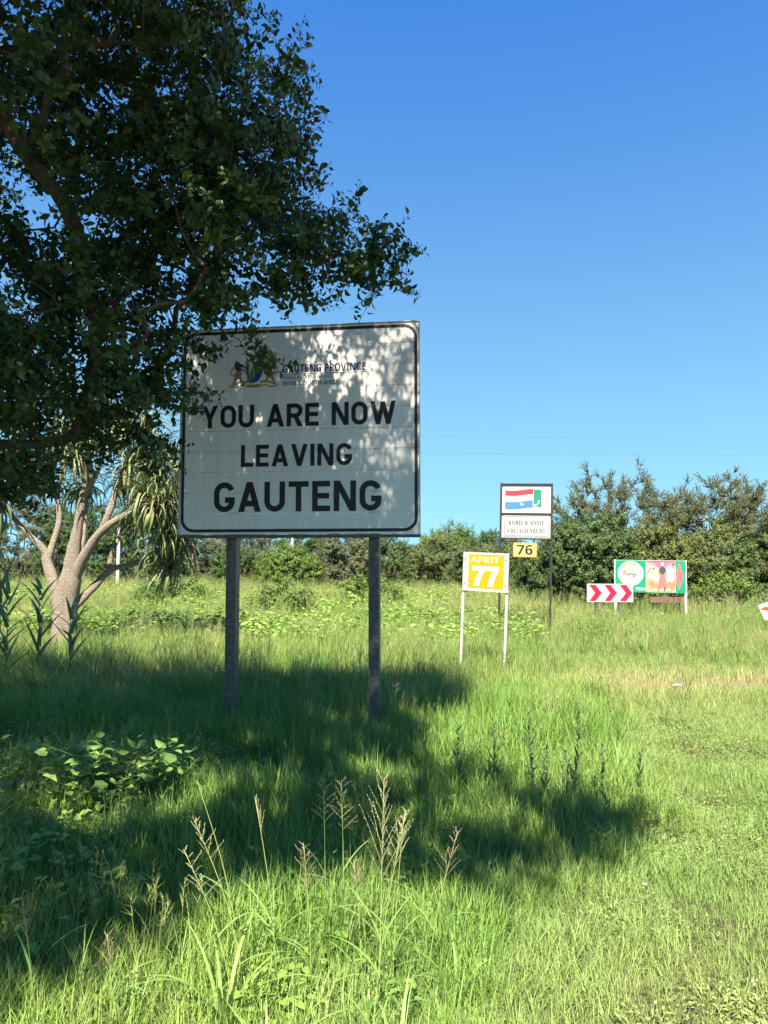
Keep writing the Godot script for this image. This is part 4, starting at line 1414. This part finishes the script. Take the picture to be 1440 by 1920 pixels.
func herb(g: RandomNumberGenerator, n: int, h: float, l: float, w: float, spread: float) -> ArrayMesh:
	var st := begin(true)
	for i in n:
		var a := g.randf() * TAU
		var r := sqrt(g.randf()) * spread
		var y := h * g.randf_range(0.25, 1.0) * (1.0 - 0.4 * r / spread)
		var at := Vector3(cos(a) * r, y, sin(a) * r)
		st.set_color(Color(1, 1, 1) * g.randf_range(0.7, 1.25))
		var dir := Vector3(cos(a), g.randf_range(-0.2, 0.5), sin(a)) + Vector3(g.randf_range(-0.6, 0.6), 0, g.randf_range(-0.6, 0.6))
		var nrm := (Vector3(0, 1, 0) + Vector3(g.randf_range(-0.6, 0.6), 0, g.randf_range(-0.6, 0.6))).normalized()
		var k := g.randf_range(0.6, 1.15)
		add_leaf(st, at, dir, nrm, l * k, w * k, 0.2)
		if i % 4 == 0:
			add_tube(st, [Vector3(cos(a) * r * 0.3, -0.02, sin(a) * r * 0.3), at], [0.003, 0.0015], 3, false)
	return done(st)


func scatter(z0: float, z1: float, per_m2: float, g: RandomNumberGenerator, keep: Callable, left := -0.60, right := 0.60) -> Array:
	var out := []
	var step := 1.0 / sqrt(per_m2)
	var z := z0
	while z < z1:
		var x := z * left - 1.6
		while x < z * right + 1.6:
			var px := x + g.randf() * step
			var pz := -(z + g.randf() * step)
			var s: float = keep.call(px, pz)
			if s > 0.0:
				out.append([px, pz, s])
			x += step
		z += step
	return out


func plant(called: String, label: String, category: String, meshes: Array, spots: Array, m: Material, g: RandomNumberGenerator, c0: Color, c1: Color, tilt := 0.12) -> void:
	var many := thing(called, label, category) if meshes.size() > 1 else null
	for v in meshes.size():
		var places := []
		var tints := []
		for i in range(v, spots.size(), meshes.size()):
			var q: Array = spots[i]
			var up := Vector3(g.randf_range(-1, 1) * tilt, 1, g.randf_range(-1, 1) * tilt)
			places.append(facing(Vector3(q[0], height_at(q[0], q[1]), q[1]), up, g.randf() * TAU, q[2] * g.randf_range(0.85, 1.15)))
			var patch := 0.5 + 0.7 * noise_mid.get_noise_2d(q[0] * 0.9 + 40, q[1] * 0.9) + 0.5 * noise_low.get_noise_2d(q[0], q[1])
			var c := c0.lerp(c1, clampf(patch + g.randf_range(-0.3, 0.3), 0, 1))
			tints.append(c)
		var o := swarm(called if many == null else called.trim_suffix("_cover") + "_tufts", meshes[v], m, places, tints, many if many else self)
		if many == null:
			o.name = numbered(called)
			tag(o, label, category)
	if many:
		many.set_meta("kind", "stuff")


# the mown strip lies right of this line
func lawn_edge(z: float) -> float:
	var zz := -z
	var e := 0.1
	var k := [[2.2, 0.1], [3.4, 0.65], [4.5, 1.65], [6.0, 2.0], [8.7, 2.6], [14.0, 3.6]]
	for i in k.size() - 1:
		if zz >= k[i][0]:
			e = lerpf(k[i][1], k[i + 1][1], clampf((zz - k[i][0]) / (k[i + 1][0] - k[i][0]), 0, 1))
	return e + 0.25 * noise_mid.get_noise_2d(z * 0.7, 5.0)


func grasses() -> void:
	var g := RandomNumberGenerator.new()
	g.seed = 99
	var near := []
	var mid := []
	var far := []
	var lawn := []
	for i in 4:
		near.append(tuft(g, 34, 0.30, 0.0042 + 0.0008 * i, 0.085, 0.30 + 0.05 * i, 1.5, 0.08))
		lawn.append(tuft(g, 40, 0.14, 0.0038, 0.085, 0.42, 1.5, 0.10, 3))
		mid.append(tuft(g, 34, 0.46, 0.0060, 0.13, 0.26, 1.2, 0.07, 3))
		far.append(tuft(g, 30, 0.55, 0.011, 0.24, 0.26, 1.0, 0.07, 3))
	# 1 short grass on the right
	var spots := scatter(0.2, 9.0, 300.0, g, func(x: float, z: float) -> float:
		if x < lawn_edge(z) - 0.5 or bare_amount(x, z) > 0.5 + 0.4 * noise_fine.get_noise_2d(x, z):
			return 0.0
		var near_edge := 1.0 + 0.8 * (1.0 - smoothstep(-0.5, 0.9, x - lawn_edge(z)))
		return near_edge * maxf(0.35, 0.8 + 0.55 * noise_mid.get_noise_2d(x * 1.5, z * 1.5) + 0.4 * noise_fine.get_noise_2d(x, z)))
	spots += scatter(9.0, 13.0, 110.0, g, func(x: float, z: float) -> float:
		if x < lawn_edge(z) - 0.5 or bare_amount(x, z) > 0.45 or straw_amount(x, z) > 0.75 + 0.5 * noise_fine.get_noise_2d(x, z):
			return 0.0
		return 1.1)
	plant("lawn_grass", "short light green grass of the strip on the right", "grass", lawn, spots, M.grass, g, Color(0.20, 0.34, 0.08), Color(0.32, 0.41, 0.13), 0.25)
	# 2 soft knee-high grass, foreground and left
	spots = scatter(0.2, 9.0, 150.0, g, func(x: float, z: float) -> float:
		if x > lawn_edge(z) + 0.3 * noise_fine.get_noise_2d(x, z):
			return 0.0
		var fore := 1.0 - smoothstep(3.0, 4.5, -z)
		var s := lerpf(1.0, 0.74, fore) * (1.0 + 0.5 * noise_mid.get_noise_2d(x, z) + 0.45 * noise_fine.get_noise_2d(x * 0.8, z * 0.8))
		return maxf(0.3, s + 0.35 * smoothstep(5.6, 6.8, -z)))
	plant("meadow_grass", "soft green grass in the foreground and shade around the big sign", "grass", near, spots, M.grass, g, Color(0.155, 0.30, 0.052), Color(0.265, 0.40, 0.085))
	# 3 taller grass beyond the shade
	spots = scatter(8.5, 20.0, 30.0, g, func(x: float, z: float) -> float:
		if bare_amount(x, z) > 0.3 or straw_amount(x, z) > 0.3:
			return 0.0
		var right := smoothstep(2.2, 3.2, x) * (1.0 - smoothstep(15.5, 17.0, -z))
		if right > 0.5:
			return 0.52 + 0.2 * noise_mid.get_noise_2d(x, z)
		return 0.95 + 0.4 * noise_mid.get_noise_2d(x * 0.6, z * 0.6) + 0.3 * noise_fine.get_noise_2d(x * 0.5, z * 0.5))
	plant("tall_grass", "taller yellow-green grass of the field around the smaller signs", "grass", mid, spots, M.grass, g, Color(0.145, 0.27, 0.05), Color(0.265, 0.34, 0.09))
	# 4 far field
	spots = scatter(20.0, 52.0, 5.5, g, func(x: float, z: float) -> float:
		return 0.95 + 0.35 * noise_low.get_noise_2d(x, z))
	plant("field_grass", "far field grass below the bushes", "grass", far, spots, M.grass, g, Color(0.16, 0.28, 0.055), Color(0.30, 0.32, 0.11))
	# 5 wiry grass with seed heads
	var heads := []
	for i in 4:
		heads.append(seed_tuft(g, 12, 0.68, 0.16))
	spots = scatter(7.0, 19.0, 5.5, g, func(x: float, z: float) -> float:
		if bare_amount(x, z) > 0.3 or straw_amount(x, z) > 0.2 or x > lawn_edge(z) + 1.0 and -z < 11.0:
			return 0.0
		return (0.9 if noise_mid.get_noise_2d(x * 0.5 + 9, z * 0.5) > -0.1 else 0.0))
	spots += scatter(19.0, 44.0, 2.4, g, func(x: float, z: float) -> float: return 1.15 if noise_low.get_noise_2d(x * 1.5, z * 1.5) > -0.15 else 0.0)
	spots += scatter(2.6, 7.0, 2.0, g, func(x: float, z: float) -> float: return 0.62 if x < lawn_edge(z) - 0.3 else 0.0)
	plant("seeding_grass", "wiry grass with pale feathery seed heads rising over the field", "grass", heads, spots, M.grass, g, Color(0.22, 0.33, 0.085), Color(0.36, 0.37, 0.14))
	# coarse arching tussocks that break the even sward
	var coarse := []
	for i in 4:
		coarse.append(tuft(g, 22, 0.50, 0.0085, 0.05, 0.42, 1.7, 0.12, 5))
	spots = scatter(1.8, 9.0, 8.0, g, func(x: float, z: float) -> float:
		if x > lawn_edge(z) + 0.1:
			return 0.0
		return (0.58 + 0.4 * smoothstep(3.5, 6.0, -z)) if noise_mid.get_noise_2d(x * 1.1 + 21, z * 1.1) > -0.05 else 0.0)
	spots += scatter(9.0, 22.0, 2.6, g, func(x: float, z: float) -> float: return 1.1 if straw_amount(x, z) < 0.1 and bare_amount(x, z) < 0.2 and noise_mid.get_noise_2d(x * 0.6 + 21, z * 0.6) > 0.0 else 0.0)
	plant("tussock_grass", "coarse arching tussocks scattered through the finer grass", "grass", coarse, spots, M.grass, g, Color(0.15, 0.30, 0.07), Color(0.27, 0.40, 0.10))
	# 6 flattened straw
	var straw := []
	for i in 3:
		straw.append(tuft(g, 26, 0.26, 0.006, 0.15, 1.25, 0.5, 0.0, 3))
	spots = scatter(8.0, 13.0, 32.0, g, func(x: float, z: float) -> float: return 0.95 if straw_amount(x, z) > 0.22 + 0.4 * noise_fine.get_noise_2d(x, z) and bare_amount(x, z) < 0.8 else 0.0, -0.1)
	spots += scatter(1.5, 8.0, 4.0, g, func(x: float, z: float) -> float: return 0.6 if x > lawn_edge(z) and noise_mid.get_noise_2d(x * 1.3, z * 1.3 + 50) > 0.15 else 0.0, -0.1)
	plant("straw", "dry flattened straw lying on the mown strip", "straw", straw, spots, M.grass, g, Color(0.30, 0.32, 0.115), Color(0.43, 0.40, 0.18), 0.3)
	# 7 creeping small-leaved cover, lower right
	var creep := []
	for i in 3:
		creep.append(herb(g, 46, 0.07, 0.022, 0.009, 0.12))
	spots = scatter(1.6, 8.0, 75.0, g, func(x: float, z: float) -> float:
		var near_right := x - lerpf(0.75, 1.3, clampf((-z - 2.4) / 2.5, 0, 1)) + 0.5 * noise_mid.get_noise_2d(x, z)
		return 1.0 if near_right > 0.0 and x > lawn_edge(z) - 0.1 and noise_mid.get_noise_2d(x * 0.9 + 30, z * 0.9) > -0.22 else 0.0, 0.0)
	plant("creeping_weed_cover", "creeping small-leaved weed matted through the short grass, lower right", "ground cover", creep, spots, M.grass, g, Color(0.182, 0.273, 0.072), Color(0.351, 0.429, 0.143), 0.2)
	# 8 broad-leaved weeds through the field
	var broad := []
	for i in 3:
		broad.append(herb(g, 40, 0.5, 0.12, 0.06, 0.34))
	spots = scatter(14.0, 34.0, 3.0, g, func(x: float, z: float) -> float: return 1.0 + 0.5 * noise_mid.get_noise_2d(x, z) if x < 2.5 + 0.05 * -z and noise_low.get_noise_2d(x * 1.3 + 70, z * 1.3) > -0.2 else 0.0)
	spots += scatter(15.5, 21.0, 1.2, g, func(x: float, z: float) -> float: return 0.8 if noise_low.get_noise_2d(x * 1.3 + 70, z * 1.3) > 0.0 else 0.0, 0.2)
	plant("broadleaf_weed_cover", "bright green broad-leaved weeds spread through the field", "weeds", broad, spots, M.grass, g, Color(0.195, 0.338, 0.058), Color(0.299, 0.442, 0.091), 0.2)
	var small := []
	for i in 3:
		small.append(herb(g, 22, 0.2, 0.055, 0.032, 0.14))
	spots = scatter(2.0, 8.0, 13.0, g, func(x: float, z: float) -> float: return (0.9 if x > -1.0 else 1.25) if x < lawn_edge(z) - 0.2 and noise_mid.get_noise_2d(x * 0.9 + 12, z * 0.9) > (0.05 if x > -1.2 else -0.25) else 0.0)
	plant("small_weed_cover", "low leafy weeds among the shaded grass on the left", "weeds", small, spots, M.grass, g, Color(0.130, 0.260, 0.052), Color(0.247, 0.377, 0.072), 0.2)


func stalk_blade(st: SurfaceTool, p: Vector3, a: float, l: float, w: float, lean: float, curl: float) -> void:
	add_blade(st, p, a, l, w, lean, curl, 7)


func weeds() -> void:
	var g := RandomNumberGenerator.new()
	g.seed = 41
	var stem_m := leafy(0.32, 0.40, 0.13, 0.5, 0.35)
	var blade_m := leafy(0.22, 0.36, 0.08, 0.45, 0.5)
	var head_pale := leafy(0.44, 0.43, 0.22, 0.7, 0.4)
	var head_purple := leafy(0.33, 0.24, 0.17, 0.7, 0.35)
	for m in [stem_m, blade_m, head_pale, head_purple]:
		m.vertex_color_use_as_albedo = false
	# tall seeding stalks of the foreground: foot, tip, head length, head colour, spread, leaves
	var stalks := [
		["lone seeding grass stalk at the lower left corner with a narrow purplish straw head", Vector3(-1.24, 0, -2.78), Vector3(-1.28, 0.44, -2.72), 0.17, head_purple, 0.35, 0],
		["bare thin grass stalk leaning left, tallest of the left foreground clump", Vector3(-0.52, 0, -2.95), Vector3(-0.72, 0.78, -2.95), 0.05, head_pale, 0.1, 1],
		["thick seeding stalk with a bushy pale head, in the left foreground clump", Vector3(-0.50, 0, -2.9), Vector3(-0.72, 0.66, -2.9), 0.16, head_pale, 0.7, 2],
		["seeding stalk bowing left with a drooping pale head, in the left foreground clump", Vector3(-0.54, 0, -2.85), Vector3(-0.74, 0.56, -2.85), 0.18, head_pale, 0.9, 2],
		["slender stalk with a pale green flag-like spike, right side of the left foreground clump", Vector3(-0.40, 0, -3.0), Vector3(-0.50, 0.70, -3.0), 0.13, head_pale, 0.12, 1],
		["seeding stalk with a spread purple fan-shaped head, in front of the shade", Vector3(-0.26, 0, -2.95), Vector3(-0.30, 0.55, -2.95), 0.20, head_purple, 0.85, 1],
		["shorter stalk with a brown tufted head, left of the tallest central stalk", Vector3(-0.06, 0, -2.85), Vector3(-0.10, 0.53, -2.85), 0.11, head_purple, 0.8, 1],
		["tallest central seeding stalk with a long loose pale head", Vector3(0.00, 0, -2.75), Vector3(0.01, 0.86, -2.75), 0.36, head_pale, 0.5, 2],
		["central stalk leaning right with a green sheath and short side spikes", Vector3(-0.02, 0, -2.7), Vector3(0.09, 0.76, -2.7), 0.20, head_pale, 0.45, 1],
		["second central stalk with a flat pale head, right behind the tallest", Vector3(0.05, 0, -2.95), Vector3(0.09, 0.66, -2.95), 0.14, head_pale, 0.7, 0],
		["seeding stalk leaning right with a wispy brownish head, right foreground", Vector3(0.18, 0, -2.95), Vector3(0.30, 0.60, -2.95), 0.18, head_purple, 0.7, 2],
		["thin stalk with a few hanging pale branchlets, in the shade behind the central stalks", Vector3(-0.16, 0, -3.4), Vector3(-0.18, 0.66, -3.4), 0.22, head_pale, 1.1, 0],
		["faint thin stalk with a sparse head, in the shade left of the central stalks", Vector3(-0.25, 0, -3.5), Vector3(-0.27, 0.64, -3.5), 0.2, head_pale, 1.0, 0],
		["thin seeding stalk at the bottom edge, right of the lone lower left stalk", Vector3(-0.95, 0, -2.75), Vector3(-0.98, 0.30, -2.75), 0.14, head_purple, 0.7, 1],
	]
	for q in stalks:
		var base: Vector3 = q[1]
		var tip: Vector3 = q[2]
		var s := thing("grass_stalk", q[0], "grass stalk", base, Vector3.ZERO, "tall seeding grass stalks in the foreground")
		var d := tip - base
		var bow := Vector3(-d.x, 0, 0.02) * 0.25
		var at := func(t: float) -> Vector3: return d * t + bow * sin(t * PI) * 0.6
		var st := begin(true)
		var pts := []
		var rad := []
		for i in 9:
			pts.append(at.call(i / 8.0))
			rad.append(lerpf(0.0025, 0.0010, i / 8.0))
		add_tube(st, pts, rad, 5)
		part("stem", done(st), stem_m, s)
		var hd := begin(true)
		var hl: float = q[3]
		var total := d.length()
		var n := int(6 + hl * 60)
		for i in n:
			var t := 1.0 - hl / total * (1.0 - float(i) / n)
			var p: Vector3 = at.call(t)
			var a := i * 2.4 + g.randf_range(-0.5, 0.5)
			var rl := hl * (0.62 - 0.45 * i / n) * g.randf_range(0.35, 1.15)
			var o := (Vector3(cos(a), 0, sin(a)) * float(q[5]) + Vector3(0, 1.0, 0)).normalized()
			var e1 := p + o * rl * 0.6
			var e2 := p + o * rl + Vector3(0, -rl * 0.12 * float(q[5]), 0)
			add_tube(hd, [p, e1, e2], [0.0009, 0.0007, 0.0005], 3, false)
			for k in 7:
				var u := lerpf(0.3, 1.0, k / 6.0)
				var sp := p.lerp(e2, u)
				var so := (o + Vector3(g.randf_range(-1, 1), g.randf_range(-0.4, 0.6), g.randf_range(-1, 1)) * 0.7).normalized() * g.randf_range(0.005, 0.009)
				var sd := so.cross(Vector3(0.4, 0.2, 1)).normalized() * 0.0011
				quad(hd, sp, sp + so * 0.5 + sd, sp + so, sp + so * 0.5 - sd)
		part("seed_head", done(hd), q[4], s)
		for i in int(q[6]) + 2:
			var bl := begin(true)
			stalk_blade(bl, at.call(g.randf_range(0.12, 0.45)), g.randf_range(-0.6, 0.6) + (PI if g.randf() < 0.5 else 0.0), g.randf_range(0.18, 0.3), 0.010, g.randf_range(0.3, 0.8), g.randf_range(0.6, 1.6))
			part("blade", done(bl), blade_m, s)
	# broad-bladed grass clumps of the foreground
	var clumps := [
		["broad-bladed grass clump with arching leaves, in the left foreground below the seeding stalks", Vector3(-0.55, 0, -2.72), 13, 0.52, 0.016],
		["broad-bladed grass clump at the foot of the tallest central stalk", Vector3(0.06, 0, -2.45), 12, 0.36, 0.018],
		["small broad-bladed grass clump at the bottom edge, left of the central stalks", Vector3(-0.36, 0, -2.5), 9, 0.32, 0.014],
		["arching grass clump in the dark shade at the left edge", Vector3(-2.25, 0, -4.2), 14, 0.6, 0.016],
		["broad-bladed grass clump right of the central stalks, at the edge of the sunlight", Vector3(0.30, 0, -2.9), 8, 0.34, 0.011],
	]
	for q in clumps:
		var s := thing("grass_clump", q[0], "grass clump", q[1], Vector3.ZERO, "broad-bladed grass clumps in the foreground")
		for i in q[2]:
			var bl := begin(true)
			var a: float = TAU * i / float(q[2]) + g.randf_range(-0.4, 0.4)
			stalk_blade(bl, Vector3(cos(a), 0, sin(a)) * 0.03, a, float(q[3]) * g.randf_range(0.6, 1.1), float(q[4]) * g.randf_range(0.7, 1.1), g.randf_range(0.1, 0.55), g.randf_range(0.6, 2.0))
			part("blade", done(bl), blade_m, s)
	# upright narrow-leaved weeds at the tip of the shade
	var weed_m := leafy(0.10, 0.17, 0.055, 0.6, 0.3)
	weed_m.vertex_color_use_as_albedo = false
	var spires := [["tallest spire-shaped dark weed at the tip of the tree's shadow", Vector3(1.28, 0, -5.2), 0.72], ["second spire-shaped weed, just left of the tallest in the tree's shadow", Vector3(1.07, 0, -5.25), 0.62], ["short spire-shaped weed right of the tallest, near the shadow's end", Vector3(1.50, 0, -5.1), 0.42], ["small spire-shaped weed at the very right end of the tree's shadow", Vector3(1.75, 0, -5.2), 0.38], ["bushy spire-shaped weed left of the pair, at the shadow's upper rim", Vector3(0.78, 0, -5.35), 0.50], ["spire-shaped weed furthest left along the shadow's upper rim", Vector3(0.55, 0, -5.4), 0.46], ["low spire-shaped weed standing in sun below the shadow's right end", Vector3(1.25, 0, -4.3), 0.34]]
	for q in spires:
		var s := thing("spire_weed", q[0], "weed", q[1], Vector3.ZERO, "spire-shaped weeds along the shadow's rim")
		var h: float = q[2]
		var st := begin(true)
		var lf := begin(true)
		for n in 3:
			var hh := h * (1.0 if n == 0 else g.randf_range(0.45, 0.75))
			var foot := Vector3(g.randf_range(-0.05, 0.05), -0.03, g.randf_range(-0.05, 0.05)) * (0.0 if n == 0 else 1.6)
			var lean := Vector3(g.randf_range(-0.10, 0.10), 1, g.randf_range(-0.10, 0.10))
			var bend := Vector3(g.randf_range(-0.06, 0.06), 0, g.randf_range(-0.06, 0.06))
			var at := func(t: float) -> Vector3: return foot + lean * hh * t + bend * sin(t * PI) * hh
			add_tube(st, [at.call(0.0), at.call(0.35), at.call(0.7), at.call(1.0)], [0.005, 0.0042, 0.003, 0.0012], 5)
			for i in int(hh * 68):
				var t := 0.10 + 0.90 * i / (hh * 68.0) + g.randf_range(-0.01, 0.01)
				add_blade(lf, at.call(minf(t, 1.0)), i * 2.4 + g.randf_range(-0.6, 0.6), lerpf(0.17, 0.045, t) * g.randf_range(0.5, 1.3), g.randf_range(0.012, 0.020), g.randf_range(0.6, 1.25), g.randf_range(-0.8, 0.4), 3)
		part("stem", done(st), weed_m, s)
		tag(part("leaves", done(lf), weed_m, s), "", "", "", "stuff")
	# leafy weed lit through the gap in the crown
	var s2 := thing("leafy_weed", "sprawling broad-leaved weed lit by a sun patch in the shade on the left", "weed", Vector3(-1.72, 0, -4.95))
	var lm := []
	for c in [Color(0.15, 0.27, 0.06), Color(0.22, 0.34, 0.08), Color(0.11, 0.22, 0.05)]:
		var m := leafy(c.r, c.g, c.b, 0.75, 0.35)
		m.vertex_color_use_as_albedo = false
		lm.append(m)
	var leaves := []
	for i in 5:
		var st := begin(true)
		add_leaf(st, Vector3.ZERO, Vector3(0, 1, 0), Vector3(0, 0, 1), 0.1, g.randf_range(0.06, 0.08), g.randf_range(0.1, 0.4))
		leaves.append(done(st))
	for i in 34:
		var a := g.randf() * TAU
		var reach := g.randf_range(0.15, 0.52)
		var h := g.randf_range(0.22, 0.5)
		var tip := Vector3(cos(a) * reach * 1.2, h, sin(a) * reach * 0.8)
		var st := begin(true)
		add_tube(st, [Vector3(tip.x * 0.1, 0, tip.z * 0.1), Vector3(tip.x * 0.5, h * 0.75, tip.z * 0.5), tip], [0.004, 0.003, 0.0015], 4)
		part("stem", done(st), weed_m, s2)
		for k in 8:
			var p := tip * lerpf(0.55, 1.0, k / 7.0)
			var b := g.randf() * TAU
			var o := part("leaf", leaves[g.randi() % 5], lm[g.randi() % 3], s2)
			o.transform = facing(p, Vector3(cos(b), g.randf_range(-0.3, 0.4), sin(b)), 0.0, g.randf_range(0.6, 1.15))
			o.rotate_object_local(Vector3.UP, g.randf_range(-0.7, 0.7) + PI * 0.5)
	# reeds at the left edge
	var reed_m := leafy(0.10, 0.17, 0.055, 0.5, 0.4)
	reed_m.vertex_color_use_as_albedo = false
	var reeds := [["reed-like plant with long blades standing before the pale trunk, the rightmost of the left-edge reeds", Vector3(-4.3, 0, -9.3), 1.35], ["tall pale-tipped reed-like plant at the very left edge", Vector3(-4.75, 0, -9.2), 1.75], ["reed-like plant with drooping blades, second from the left edge", Vector3(-4.55, 0, -9.0), 1.3], ["short reed-like plant low at the left edge", Vector3(-4.6, 0, -8.6), 1.0], ["short reed-like plant between the left-edge reeds and the pale trunk", Vector3(-4.15, 0, -9.9), 0.95]]
	for q in reeds:
		var s := thing("reed", q[0], "reed", q[1], Vector3.ZERO, "reeds at the left edge")
		var h: float = q[2]
		var st := begin(true)
		add_tube(st, [Vector3(0, -0.05, 0), Vector3(0.02, h * 0.5, 0), Vector3(0.0, h * 0.92, 0.02)], [0.010, 0.008, 0.004], 6)
		part("stem", done(st), reed_m, s)
		for i in 15:
			var t := 0.2 + 0.72 * i / 14.0
			var bl := begin(true)
			stalk_blade(bl, Vector3(0.015, h * t, 0), i * 2.55 + g.randf_range(-0.5, 0.5), g.randf_range(0.36, 0.54), 0.052, g.randf_range(0.4, 0.9), g.randf_range(0.0, 0.9))
			part("blade", done(bl), reed_m, s)
